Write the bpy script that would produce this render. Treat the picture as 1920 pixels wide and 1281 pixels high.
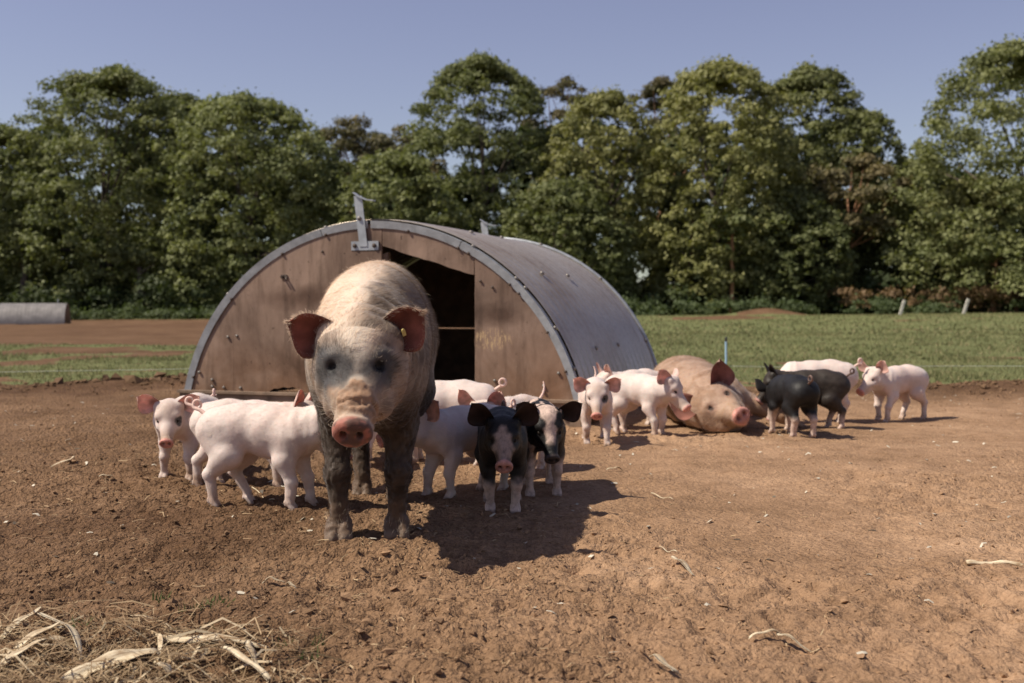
import bpy, math, random
import numpy as np
from mathutils import Matrix, Vector

for _o in list(bpy.data.objects):
    bpy.data.objects.remove(_o)
scene = bpy.context.scene
COL = scene.collection

# ------------------------------------------------------------------ camera, sky, sun, exposure
CAM_H = 0.75
cam_data = bpy.data.cameras.new('camera')
cam_data.lens = 40.0
cam_data.sensor_width = 36.0
cam_data.clip_start = 0.05
cam_data.clip_end = 3000.0
cam_data.dof.use_dof = True
cam_data.dof.focus_distance = 3.35
cam_data.dof.aperture_fstop = 4.5
camera = bpy.data.objects.new('camera', cam_data)
camera.location = (0.0, 0.0, CAM_H)
camera.rotation_euler = (math.radians(90.0 - 1.84), 0.0, 0.0)
COL.objects.link(camera)
scene.camera = camera

SUN_EL = math.radians(52.0)
SUN_AZ = math.radians(-101.0)          # from +Y, clockwise seen from above: the sun stands to the left
sun_dir = Vector((math.sin(SUN_AZ) * math.cos(SUN_EL), math.cos(SUN_AZ) * math.cos(SUN_EL), math.sin(SUN_EL)))
world = bpy.data.worlds.new('World')
scene.world = world
world.use_nodes = True
wn = world.node_tree.nodes
wl = world.node_tree.links
bg = wn['Background']
sky = wn.new('ShaderNodeTexSky')
sky.sky_type = 'NISHITA'
sky.sun_disc = False
sky.sun_elevation = SUN_EL
sky.sun_rotation = SUN_AZ
sky.air_density = 1.0
sky.dust_density = 0.6
sky.ozone_density = 1.6
hs = wn.new('ShaderNodeHueSaturation')
hs.inputs['Hue'].default_value = 0.532
hs.inputs['Saturation'].default_value = 0.78
hs.inputs['Value'].default_value = 1.0
wl.new(sky.outputs[0], hs.inputs['Color'])
wl.new(hs.outputs[0], bg.inputs['Color'])
bg.inputs['Strength'].default_value = 0.081

sun_data = bpy.data.lights.new('sun', 'SUN')
sun_data.energy = 4.9
sun_data.angle = math.radians(0.55)
sun_data.color = (1.0, 0.91, 0.77)
sun = bpy.data.objects.new('sun', sun_data)
sun.rotation_euler = sun_dir.to_track_quat('Z', 'Y').to_euler()
sun.location = (-20, 0, 25)
COL.objects.link(sun)

scene.view_settings.view_transform = 'Standard'
scene.view_settings.look = 'None'
scene.view_settings.exposure = 0.34
scene.view_settings.gamma = 1.0
scene.view_settings.use_curve_mapping = False

# ------------------------------------------------------------------ helpers
RNG = np.random.default_rng(11)


def _hash(ix, iy, iz, seed):
    h = (ix.astype(np.int64) * 374761393 + iy.astype(np.int64) * 668265263 + iz.astype(np.int64) * 2147483647 + seed * 1274126177) & 0xFFFFFFFF
    h = ((h ^ (h >> 13)) * 1274126177) & 0xFFFFFFFF
    h = ((h ^ (h >> 16)) * 2246822519) & 0xFFFFFFFF
    return ((h ^ (h >> 15)) & 0xFFFFFF).astype(np.float32) / float(0xFFFFFF)


def vnoise(p, freq=1.0, seed=0):
    """value noise in -1..1 for points (n,3) or (n,2)"""
    p = np.asarray(p, np.float64) * freq
    if p.shape[1] == 2:
        p = np.column_stack([p, np.full(len(p), 0.37)])
    i = np.floor(p).astype(np.int64)
    f = p - i
    f = f * f * f * (f * (f * 6 - 15) + 10)
    r = 0
    for dx in (0, 1):
        wx = f[:, 0] if dx else 1 - f[:, 0]
        for dy in (0, 1):
            wy = f[:, 1] if dy else 1 - f[:, 1]
            for dz in (0, 1):
                wz = f[:, 2] if dz else 1 - f[:, 2]
                r = r + wx * wy * wz * _hash(i[:, 0] + dx, i[:, 1] + dy, i[:, 2] + dz, seed)
    return r * 2 - 1


def fbm(p, freq=1.0, octaves=3, seed=0, gain=0.5):
    a, s, t = 1.0, 0.0, 0.0
    for o in range(octaves):
        s = s + a * vnoise(p, freq * 2 ** o, seed + o * 17)
        t += a
        a *= gain
    return s / t


def sstep(a, b, x):
    t = np.clip((x - a) / (b - a), 0, 1)
    return t * t * (3 - 2 * t)


def mesh_from(name, V, faces, mats=(), smooth=True, col=None, midx=None, attr='col'):
    """faces: (n,k) int array, or a list of such arrays"""
    me = bpy.data.meshes.new(name)
    V = np.asarray(V, np.float32)
    fl = faces if isinstance(faces, list) else [faces]
    fl = [np.asarray(f, np.int32) for f in fl if len(f)]
    n = sum(len(f) for f in fl)
    tot = np.concatenate([np.full(len(f), f.shape[1], np.int32) for f in fl])
    start = np.concatenate([[0], np.cumsum(tot)[:-1]]).astype(np.int32)
    idx = np.concatenate([f.ravel() for f in fl]).astype(np.int32)
    me.vertices.add(len(V))
    me.vertices.foreach_set('co', V.ravel())
    me.loops.add(len(idx))
    me.loops.foreach_set('vertex_index', idx)
    me.polygons.add(n)
    me.polygons.foreach_set('loop_start', start)
    me.polygons.foreach_set('loop_total', tot)
    for m in mats:
        me.materials.append(m)
    if midx is not None:
        me.polygons.foreach_set('material_index', np.asarray(midx, np.int32))
    me.polygons.foreach_set('use_smooth', np.full(n, bool(smooth)))
    if col is not None:
        c = np.asarray(col, np.float32)
        if c.ndim == 1:
            a = me.attributes.new(attr, 'FLOAT', 'POINT')
            a.data.foreach_set('value', c)
        else:
            a = me.attributes.new(attr, 'FLOAT_COLOR', 'POINT')
            a.data.foreach_set('color', np.column_stack([c, np.ones(len(c))]).astype(np.float32).ravel())
    me.update()
    me.validate()
    return me


def link(name, me, parent=None, label=None, category=None, group=None, kind=None, loc=None, rotz=None):
    o = bpy.data.objects.new(name, me)
    COL.objects.link(o)
    if parent is not None:
        o.parent = parent
    if loc is not None:
        o.location = loc
    if rotz is not None:
        o.rotation_euler = (0, 0, rotz)
    for k, v in (('label', label), ('category', category), ('group', group), ('kind', kind)):
        if v:
            o[k] = v
    return o


class MB:
    """collects simple solids and makes one mesh"""

    def __init__(self):
        self.V = []
        self.F4 = []
        self.F3 = []
        self.n = 0

    def add(self, V, F4=(), F3=()):
        V = np.asarray(V, float)
        if len(F4):
            self.F4.append(np.asarray(F4) + self.n)
        if len(F3):
            self.F3.append(np.asarray(F3) + self.n)
        self.V.append(V)
        self.n += len(V)

    def box(self, lo, hi, M=None):
        x0, y0, z0 = lo
        x1, y1, z1 = hi
        V = np.array([(x0, y0, z0), (x1, y0, z0), (x1, y1, z0), (x0, y1, z0), (x0, y0, z1), (x1, y0, z1), (x1, y1, z1), (x0, y1, z1)], float)
        if M is not None:
            V = V @ M[:3, :3].T + M[:3, 3]
        self.add(V, [(0, 3, 2, 1), (4, 5, 6, 7), (0, 1, 5, 4), (1, 2, 6, 5), (2, 3, 7, 6), (3, 0, 4, 7)])

    def tube(self, pts, rad, sides=8, cap=True, flat=1.0):
        pts = np.asarray(pts, float)
        n = len(pts)
        rad = np.broadcast_to(np.asarray(rad, float), (n,))
        T = np.gradient(pts, axis=0)
        T /= np.linalg.norm(T, axis=1)[:, None] + 1e-9
        ref = np.array([0, 0, 1.0]) if abs(T[0, 2]) < 0.9 else np.array([1.0, 0, 0])
        a = np.cross(T[0], ref)
        a /= np.linalg.norm(a)
        ang = np.linspace(0, 2 * np.pi, sides, endpoint=False)
        rings = []
        for i in range(n):
            a = a - T[i] * (a @ T[i])
            a /= np.linalg.norm(a) + 1e-9
            b = np.cross(T[i], a)
            rings.append(pts[i] + rad[i] * (np.cos(ang)[:, None] * a + flat * np.sin(ang)[:, None] * b))
        V = np.concatenate(rings)
        F = []
        for i in range(n - 1):
            for j in range(sides):
                k = (j + 1) % sides
                F.append((i * sides + j, i * sides + k, (i + 1) * sides + k, (i + 1) * sides + j))
        F3 = []
        if cap:
            V = np.concatenate([V, pts[:1], pts[-1:]])
            c0, c1 = n * sides, n * sides + 1
            for j in range(sides):
                k = (j + 1) % sides
                F3.append((c0, k, j))
                F3.append((c1, (n - 1) * sides + j, (n - 1) * sides + k))
        self.add(V, F, F3)

    def arrays(self):
        fl = []
        if self.F4:
            fl.append(np.concatenate(self.F4))
        if self.F3:
            fl.append(np.concatenate(self.F3))
        return np.concatenate(self.V), fl

    def build(self, name, mat, parent=None, smooth=False, **kw):
        V, fl = self.arrays()
        return link(name, mesh_from(name, V, fl, [mat], smooth), parent, **kw)


# ------------------------------------------------------------------ materials
def new_mat(name):
    m = bpy.data.materials.new(name)
    m.use_nodes = True
    nt = m.node_tree
    return m, nt, nt.nodes['Principled BSDF'], nt.nodes['Material Output']


def nd(nt, kind, **kw):
    n = nt.nodes.new(kind)
    for k, v in kw.items():
        if hasattr(n, k):
            setattr(n, k, v)
        else:
            n.inputs[k].default_value = v
    return n


def ramp(nt, src, stops):
    r = nt.nodes.new('ShaderNodeValToRGB')
    e = r.color_ramp.elements
    while len(e) < len(stops):
        e.new(0.5)
    for el, (p, c) in zip(e, stops):
        el.position = p
        el.color = (*c, 1) if len(c) == 3 else c
    nt.links.new(src, r.inputs[0])
    return r


def mixc(nt, fac, a, b, mode='MIX'):
    n = nt.nodes.new('ShaderNodeMix')
    n.data_type = 'RGBA'
    n.blend_type = mode
    for s, v in ((0, fac), (6, a), (7, b)):
        if hasattr(v, 'is_linked'):
            nt.links.new(v, n.inputs[s])
        else:
            n.inputs[s].default_value = v if not isinstance(v, tuple) or len(v) == 4 else (*v, 1)
    return n.outputs[2]


def noise(nt, scale, detail=4.0, rough=0.55, coord=None, dist=0.0):
    n = nt.nodes.new('ShaderNodeTexNoise')
    n.inputs['Scale'].default_value = scale
    n.inputs['Detail'].default_value = detail
    n.inputs['Roughness'].default_value = rough
    n.inputs['Distortion'].default_value = dist
    if coord is not None:
        nt.links.new(coord, n.inputs['Vector'])
    return n.outputs['Fac']


def bump(nt, bsdf, height, strength=0.3, distance=0.01):
    b = nt.nodes.new('ShaderNodeBump')
    b.inputs['Strength'].default_value = strength
    b.inputs['Distance'].default_value = distance
    nt.links.new(height, b.inputs['Height'])
    nt.links.new(b.outputs[0], bsdf.inputs['Normal'])
    return b


def objco(nt):
    return nt.nodes.new('ShaderNodeTexCoord').outputs['Object']


def plain(name, color, rough=0.6, metal=0.0, var=0.25, scale=20.0, bumpy=0.2, dist=0.004):
    m, nt, b, _ = new_mat(name)
    c = objco(nt)
    f = noise(nt, scale, 6, 0.6, c)
    lo = tuple(x * (1 - var) for x in color)
    hi = tuple(min(1, x * (1 + var)) for x in color)
    r = ramp(nt, f, [(0.3, lo), (0.7, hi)])
    nt.links.new(r.outputs[0], b.inputs['Base Color'])
    b.inputs['Roughness'].default_value = rough
    b.inputs['Metallic'].default_value = metal
    if bumpy:
        bump(nt, b, noise(nt, scale * 3, 5, 0.6, c), bumpy, dist)
    return m


def attr_mat(name, rough=0.7, sss=0.0, var=0.18, scale=60.0, bstr=0.25, bdist=0.003, translucent=0.0, spec=0.3, sheen=0.0, tscale=(1.0, 1.0, 1.0)):
    m, nt, b, out = new_mat(name)
    a = nd(nt, 'ShaderNodeAttribute', attribute_name='col')
    c = objco(nt)
    f = noise(nt, scale, 5, 0.65, c)
    k = ramp(nt, f, [(0.25, (1 - var,) * 3), (0.75, (1 + var * 0.6,) * 3)])
    colr = mixc(nt, 1.0, a.outputs['Color'], k.outputs[0], 'MULTIPLY')
    nt.links.new(colr, b.inputs['Base Color'])
    b.inputs['Roughness'].default_value = rough
    b.inputs['Specular IOR Level'].default_value = spec
    b.inputs['Sheen Weight'].default_value = sheen
    b.inputs['Subsurface Weight'].default_value = sss
    b.inputs['Subsurface Radius'].default_value = (0.012, 0.005, 0.003)
    b.inputs['Subsurface Scale'].default_value = 1.0
    if bstr:
        bump(nt, b, noise(nt, scale * 2.2, 5, 0.7, c), bstr, bdist)
    if translucent:
        t = nt.nodes.new('ShaderNodeBsdfTranslucent')
        tc = mixc(nt, 1.0, colr, tscale, 'MULTIPLY')
        nt.links.new(tc, t.inputs['Color'])
        mx = nt.nodes.new('ShaderNodeMixShader')
        mx.inputs[0].default_value = translucent
        nt.links.new(b.outputs[0], mx.inputs[1])
        nt.links.new(t.outputs[0], mx.inputs[2])
        nt.links.new(mx.outputs[0], out.inputs['Surface'])
    return m
# ------------------------------------------------------------------ the ground: one sheet from the pen to the woods and beyond
def grow_axis(a, b, step, rate, maxstep):
    xs = [a]
    while xs[-1] < b:
        xs.append(xs[-1] + step)
        step = min(step * rate, maxstep)
    return np.array(xs)


def pen_edge(x):
    """y of the worn edge between the pen's soil and the grass"""
    p = np.column_stack([x, np.zeros_like(x)])
    return 10.9 + 0.5 * vnoise(p, 0.6, 3) + 0.35 * vnoise(p, 2.3, 4) + np.where(x > 3, -0.15, 0.0)


def macro_z(x, y):
    """large shape of the land, metres"""
    x = np.asarray(x, float)
    y = np.asarray(y, float)
    p = np.column_stack([x.ravel(), y.ravel()])
    z = 0.018 * vnoise(p, 0.7, 21) * 1.0 + 0.012 * vnoise(p, 1.9, 22)
    z = z * sstep(0.5, 2.5, p[:, 1])
    # rooted-up banks along the pen edge
    e = pen_edge(p[:, 0])
    bank = np.exp(-((p[:, 1] - (e - 0.75)) / 0.55) ** 2)
    side = sstep(0.9, 2.2, np.abs(p[:, 0] + 0.9)) * np.where(p[:, 0] > 0, sstep(2.2, 3.2, p[:, 0]), 1.0)
    z = z + bank * side * (0.05 + 0.06 * vnoise(p, 1.3, 23))
    # field beyond: dips a little to the left, rises to the right
    far = sstep(12, 60, p[:, 1])
    t = np.clip((p[:, 0] / (np.abs(p[:, 1]) + 1.0)) / 0.45, -1.2, 1.2)
    z = z + far * (0.10 + 0.22 * t)
    z = z + 0.05 * vnoise(p, 0.12, 24) * sstep(11, 25, p[:, 1])
    # spoil mounds on the far side of the field
    for mx, my, r, h in ((13.0, 58.0, 1.6, 0.40), (9.6, 52.0, 2.2, 0.12), (-14.5, 48.0, 4.0, 0.12)):
        z = z + h * np.exp(-(((p[:, 0] - mx) / r) ** 2 + ((p[:, 1] - my) / (r * 0.8)) ** 2))
    return z.reshape(x.shape)


def micro_z(x, y):
    p = np.column_stack([np.ravel(x), np.ravel(y)])
    w = sstep(0.3, 0.7, 0.5 + 0.5 * vnoise(p, 1.1, 31))          # trampled smooth here, crumbly there
    left = sstep(0.6, -1.2, p[:, 0])
    w = np.clip(w * 0.75 + 0.6 * left, 0.12, 1)
    n1 = vnoise(p, 7, 32)
    n2 = 1 - np.abs(vnoise(p, 16, 33))
    n3 = 1 - np.abs(vnoise(p, 37, 34))
    n4 = vnoise(p, 80, 35)
    z = 0.011 * n1 + w * (0.034 * (n2 - 0.6) + 0.021 * (n3 - 0.6) + 0.007 * n4)
    # hoof pocks
    q = vnoise(p, 5.3, 36)
    z = z - 0.018 * sstep(0.45, 0.75, q) * w
    return (z * sstep(30, 12, p[:, 1])).reshape(np.shape(x))


def gz(x, y):
    return float(macro_z(np.array([x]), np.array([y]))[0])


def grass_cover(x, y):
    """0 soil .. 1 grass"""
    p = np.column_stack([np.ravel(x), np.ravel(y)])
    X, Y = p[:, 0], p[:, 1]
    e = pen_edge(X) + 0.25 * vnoise(p, 4.0, 41)
    g = sstep(-0.2, 0.25, Y - e)
    # bare strip on the left, worn around the far hut
    leftness = sstep(1.5, -1.5, X + 0.02 * Y)
    n = vnoise(p, 0.35, 42)
    strip = sstep(20.5, 22.5, Y + 1.0 * n) * sstep(66, 60, Y) * leftness
    g = g * (1 - strip)
    # bare scrapes
    patch = fbm(p, 0.55, 3, 43)
    lim = np.where(X < 0, 0.18, 0.40)
    g = g * (1 - 0.85 * sstep(lim, lim + 0.12, patch))
    for mx, my, rx, ry in ((13.0, 58.0, 1.9, 2.0), (9.3, 50.5, 2.6, 2.2), (8.0, 54.0, 1.5, 1.0), (21.5, 51, 3.2, 0.7), (6.2, 47, 1.5, 0.8)):
        g = g * (1 - 0.95 * sstep(1.15, 0.7, ((X - mx) / rx) ** 2 + ((Y - my) / ry) ** 2 + 0.5 * vnoise(p, 0.9, 44)))
    return g.reshape(np.shape(x))


def dryness(x, y):
    """0 damp and dark .. 1 dry and pale"""
    p = np.column_stack([np.ravel(x), np.ravel(y)])
    X, Y = p[:, 0], p[:, 1]
    d = 0.42 + 0.42 * sstep(-0.6, 1.0, X) * sstep(10.0, 7.5, Y) - 0.20 * sstep(0.2, -1.2, X)
    d = d + 0.22 * fbm(p, 0.8, 4, 61) + 0.14 * vnoise(p, 3.1, 66)
    d = d - 0.35 * np.exp(-((Y - (pen_edge(X) - 0.8)) / 0.7) ** 2) * (np.abs(X + 0.9) > 1.6)
    d = np.where(Y > 14, 0.16 * (0.5 + 0.5 * vnoise(p, 0.4, 67)), d)
    return np.clip(d, 0, 1).reshape(np.shape(x))


def build_ground():
    xp = grow_axis(0, 260, 0.0115, 1.0, 1)[:130]
    xp = np.concatenate([xp, xp[-1] + np.cumsum(np.minimum(0.0115 * 1.045 ** np.arange(1, 260), 30))])
    xp = xp[xp < 400]
    xs = np.concatenate([-xp[:0:-1], xp])
    y0 = np.arange(1.8, 4.9, 0.0115)
    st = np.minimum(0.0115 * 1.024 ** np.arange(1, 700), 25)
    ys = np.concatenate([[-300, -60, -10, -2, 0, 0.6, 1.2, 1.6], y0, y0[-1] + np.cumsum(st)])
    ys = ys[ys < 900]
    X, Y = np.meshgrid(xs, ys, indexing='xy')
    Z = macro_z(X, Y) + micro_z(X, Y)
    g = grass_cover(X, Y)
    V = np.column_stack([X.ravel(), Y.ravel(), Z.ravel()])
    nx, ny = len(xs), len(ys)
    i = np.arange(ny - 1)[:, None] * nx + np.arange(nx - 1)[None, :]
    F = np.stack([i, i + 1, i + nx + 1, i + nx], -1).reshape(-1, 4)
    m, nt, b, out = new_mat('soil_and_grass')
    c = objco(nt)
    # soil
    n_big = noise(nt, 0.9, 5, 0.6, c)
    n_mid = noise(nt, 9.0, 6, 0.65, c)
    n_fine = noise(nt, 85.0, 4, 0.7, c)
    s1 = ramp(nt, n_big, [(0.30, (0.220, 0.132, 0.074)), (0.50, (0.310, 0.190, 0.110)), (0.72, (0.400, 0.255, 0.154))])
    s2 = ramp(nt, n_mid, [(0.28, (0.70, 0.68, 0.66)), (0.52, (1.0, 1.0, 1.0)), (0.8, (1.16, 1.17, 1.18))])
    s3 = ramp(nt, n_fine, [(0.30, (0.62, 0.60, 0.58)), (0.5, (1, 1, 1)), (0.78, (1.22, 1.22, 1.22))])
    soil = mixc(nt, 1.0, mixc(nt, 1.0, s1.outputs[0], s2.outputs[0], 'MULTIPLY'), s3.outputs[0], 'MULTIPLY')
    dr = nd(nt, 'ShaderNodeAttribute', attribute_name='dry')
    dk = ramp(nt, dr.outputs['Fac'], [(0.0, (0.46, 0.42, 0.40)), (0.45, (0.92, 0.91, 0.90)), (0.9, (1.04, 1.05, 1.08))])
    soil = mixc(nt, 1.0, soil, dk.outputs[0], 'MULTIPLY')
    # grass
    g_big = noise(nt, 0.5, 4, 0.6, c)
    g_fine = noise(nt, 14.0, 5, 0.7, c)
    g1 = ramp(nt, g_big, [(0.3, (0.135, 0.155, 0.062)), (0.55, (0.175, 0.188, 0.080)), (0.75, (0.225, 0.215, 0.095))])
    g2 = ramp(nt, g_fine, [(0.3, (0.55, 0.58, 0.5)), (0.5, (1, 1, 1)), (0.75, (1.3, 1.28, 1.2))])
    grass = mixc(nt, 1.0, g1.outputs[0], g2.outputs[0], 'MULTIPLY')
    a = nd(nt, 'ShaderNodeAttribute', attribute_name='cover')
    edge = noise(nt, 6.0, 5, 0.7, c)
    add = nd(nt, 'ShaderNodeMath', operation='ADD')
    nt.links.new(a.outputs['Fac'], add.inputs[0])
    nt.links.new(edge, add.inputs[1])
    cov = ramp(nt, add.outputs[0], [(0.88, (0, 0, 0)), (1.06, (1, 1, 1))])
    nt.links.new(mixc(nt, cov.outputs[0], soil, grass), b.inputs['Base Color'])
    b.inputs['Roughness'].default_value = 0.95
    b.inputs['Specular IOR Level'].default_value = 0.12
    hsum = nd(nt, 'ShaderNodeMath', operation='MULTIPLY_ADD')
    nt.links.new(n_fine, hsum.inputs[0])
    hsum.inputs[1].default_value = 0.35
    nt.links.new(noise(nt, 28.0, 8, 0.72, c), hsum.inputs[2])
    # crumb structure: two sizes of grains, warped so that they do not look like cells
    warp = nt.nodes.new('ShaderNodeTexNoise')
    warp.inputs['Scale'].default_value = 22.0
    warp.inputs['Detail'].default_value = 3.0
    nt.links.new(c, warp.inputs['Vector'])
    wv = nd(nt, 'ShaderNodeVectorMath', operation='MULTIPLY_ADD')
    nt.links.new(warp.outputs['Color'], wv.inputs[0])
    wv.inputs[1].default_value = (0.035, 0.035, 0.035)
    nt.links.new(c, wv.inputs[2])
    tot = hsum.outputs[0]
    for sc, wt in ((48.0, -0.75), (115.0, -0.40)):
        vo = nt.nodes.new('ShaderNodeTexVoronoi')
        vo.feature = 'F1'
        vo.inputs['Scale'].default_value = sc
        nt.links.new(wv.outputs[0], vo.inputs['Vector'])
        ma = nd(nt, 'ShaderNodeMath', operation='MULTIPLY_ADD')
        nt.links.new(vo.outputs['Distance'], ma.inputs[0])
        ma.inputs[1].default_value = wt
        nt.links.new(tot, ma.inputs[2])
        tot = ma.outputs[0]
    bn = bump(nt, b, tot, 0.9, 0.022)
    bs = nd(nt, 'ShaderNodeMapRange')
    nt.links.new(dr.outputs['Fac'], bs.inputs['Value'])
    bs.inputs['From Min'].default_value = 0.35
    bs.inputs['From Max'].default_value = 0.95
    bs.inputs['To Min'].default_value = 0.95
    bs.inputs['To Max'].default_value = 0.50
    nt.links.new(bs.outputs['Result'], bn.inputs['Strength'])
    me = mesh_from('ground', V, F, [m], True, g.ravel(), attr='cover')
    at = me.attributes.new('dry', 'FLOAT', 'POINT')
    at.data.foreach_set('value', dryness(X, Y).astype(np.float32).ravel())
    link('ground', me, kind='structure', label='brown trampled soil of the pen running into rough green field')
    return m


soil_mat = build_ground()


def blob_template(seed):
    """small angular crumb: a deformed octahedron with a split equator"""
    a = np.arange(5) * 2 * np.pi / 5
    V = np.concatenate([np.column_stack([np.cos(a), np.sin(a), 0.15 * np.cos(2 * a)]), [[0.1, 0, 0.9], [0, 0.1, -0.8]]])
    F = np.array([(i, (i + 1) % 5, 5) for i in range(5)] + [((i + 1) % 5, i, 6) for i in range(5)])
    r = 1 + 0.45 * vnoise(V, 1.3, seed) + 0.35 * vnoise(V, 2.7, seed + 1)
    return V * r[:, None], F


def scatter(name, templates, P, S, rot, tint=None, mat=None, kind='stuff', label=None, category=None):
    """join many small copies of templates into one mesh"""
    Vs, Fs, Cs, n = [], [], [], 0
    pick = RNG.integers(0, len(templates), len(P))
    for ti, (TV, TF) in enumerate(templates):
        ix = np.nonzero(pick == ti)[0]
        if not len(ix):
            continue
        R = rot[ix]
        V = np.einsum('nij,vj->nvi', R, TV) * S[ix][:, None, :] + P[ix][:, None, :]
        k = len(TV)
        F = TF[None] + (np.arange(len(ix)) * k)[:, None, None] + n
        Vs.append(V.reshape(-1, 3))
        Fs.append(F.reshape(-1, TF.shape[1]))
        if tint is not None:
            Cs.append(np.repeat(tint[ix], k, axis=0))
        n += len(ix) * k
    me = mesh_from(name, np.concatenate(Vs), np.concatenate(Fs), [mat], False, np.concatenate(Cs) if Cs else None)
    return link(name, me, kind=kind, label=label, category=category)


def rand_rot(n):
    q = RNG.normal(size=(n, 4))
    q /= np.linalg.norm(q, axis=1)[:, None]
    w, x, y, z = q.T
    return np.stack([np.stack([1 - 2 * (y * y + z * z), 2 * (x * y - z * w), 2 * (x * z + y * w)], -1),
                     np.stack([2 * (x * y + z * w), 1 - 2 * (x * x + z * z), 2 * (y * z - x * w)], -1),
                     np.stack([2 * (x * z - y * w), 2 * (y * z + x * w), 1 - 2 * (x * x + y * y)], -1)], -2)


def pen_points(n, y_lo, y_hi, power=1.0):
    y = y_lo + (y_hi - y_lo) * RNG.random(n) ** power
    x = (RNG.random(n) * 2 - 1) * (0.55 * y + 0.4)
    return x, y


def build_clods():
    n = 80000
    x, y = pen_points(n, 1.7, 11.5, 1.35)
    p = np.column_stack([x, y])
    w = 0.5 + 0.5 * vnoise(p, 1.1, 31)
    dens = 0.25 + 0.75 * sstep(0.3, 0.7, w)
    dens = dens * (0.30 + 0.70 * sstep(0.7, -0.6, x)) * np.where(y > 5.5, 0.55, 1.0)
    e = pen_edge(x)
    onbank = np.exp(-((y - (e - 0.8)) / 0.6) ** 2) * (np.abs(x + 0.9) > 1.6)
    keep = (RNG.random(n) < np.maximum(dens * 0.7, onbank)) & (y < e + 0.3)
    x, y, onbank = x[keep], y[keep], onbank[keep]
    n = len(x)
    s = 0.0022 + 0.0050 * RNG.random(n) ** 2.2 + (RNG.random(n) < 0.035) * 0.011 * RNG.random(n)
    s = s * (1 + 4.0 * onbank * RNG.random(n))
    S = s[:, None] * RNG.uniform(0.7, 1.3, (n, 3)) * np.array([1.15, 1.15, 0.75])
    z = macro_z(x, y) + micro_z(x, y) + s * 0.12
    t = (RNG.uniform(0.85, 1.10, n) * np.interp(dryness(x, y), [0, 0.45, 0.9], [0.50, 0.92, 1.04]))[:, None] * np.array([[0.310, 0.190, 0.110]])
    mat = attr_mat('soil_clod', 0.95, 0, 0.3, 120, 0.6, 0.004, spec=0.1)
    scatter('soil_clods', [blob_template(k) for k in range(50, 62)], np.column_stack([x, y, z]), S, rand_rot(n), t, mat, label='loose crumbs and clods of brown soil across the pen')


build_clods()


def build_grass():
    Vs, Cs = [], []
    specs = [(10.6, 16, 40000, 0.03, 0.07, 0.006), (15, 28, 50000, 0.035, 0.08, 0.011), (26, 64, 36000, 0.04, 0.10, 0.025)]
    for ylo, yhi, n, h0, h1, w in specs:
        y = ylo + (yhi - ylo) * RNG.random(n)
        x = (RNG.random(n) * 2 - 1) * 0.56 * y
        g = grass_cover(x, y) + 0.25 * vnoise(np.column_stack([x, y]), 3.0, 71)
        clump = 0.5 + 0.5 * vnoise(np.column_stack([x, y]), 1.7, 72)
        k = (g > 0.55) & (RNG.random(n) < 0.35 + 0.65 * clump)
        x, y, clump = x[k], y[k], clump[k]
        n = len(x)
        z = macro_z(x, y) + micro_z(x, y) - 0.005
        h = (h0 + (h1 - h0) * RNG.random(n)) * (0.45 + 0.8 * clump)
        a = RNG.random(n) * 6.283
        lean = RNG.normal(size=(n, 2)) * 0.55 * h[:, None]
        ww = w * RNG.uniform(0.7, 1.4, n)
        b0 = np.column_stack([x + np.cos(a) * ww, y + np.sin(a) * ww, z])
        b1 = np.column_stack([x - np.cos(a) * ww, y - np.sin(a) * ww, z])
        tp = np.column_stack([x + lean[:, 0], y + lean[:, 1], z + h])
        Vs.append(np.stack([b0, b1, tp], 1).reshape(-1, 3))
        mixr = RNG.random(n)[:, None]
        c = (1 - mixr) * np.array([[0.125, 0.138, 0.054]]) + mixr * np.array([[0.235, 0.228, 0.105]])
        dry = (RNG.random(n) < 0.14)[:, None]
        c = np.where(dry, np.array([[0.33, 0.28, 0.15]]), c)
        Cs.append(np.repeat(c, 3, axis=0))
    V = np.concatenate(Vs)
    F = np.arange(len(V)).reshape(-1, 3)
    m = attr_mat('grass_blade', 0.75, 0, 0.1, 5, 0, 0, 0.35, 0.2)
    link('meadow_grass', mesh_from('meadow_grass', V, F, [m], False, np.concatenate(Cs)), kind='stuff', label='rough green grass of the field behind the pen')


build_grass()
# ------------------------------------------------------------------ the arched pig hut
galv = plain('galvanised_steel', (0.36, 0.38, 0.40), 0.5, 0.55, 0.22, 14, 0.25, 0.003)
bolt_mat = plain('steel_bolt', (0.22, 0.20, 0.18), 0.5, 0.6, 0.3, 60, 0.2)
dark_bolt = plain('rusty_bolt', (0.075, 0.055, 0.045), 0.7, 0.3, 0.3, 60, 0.2)


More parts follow.
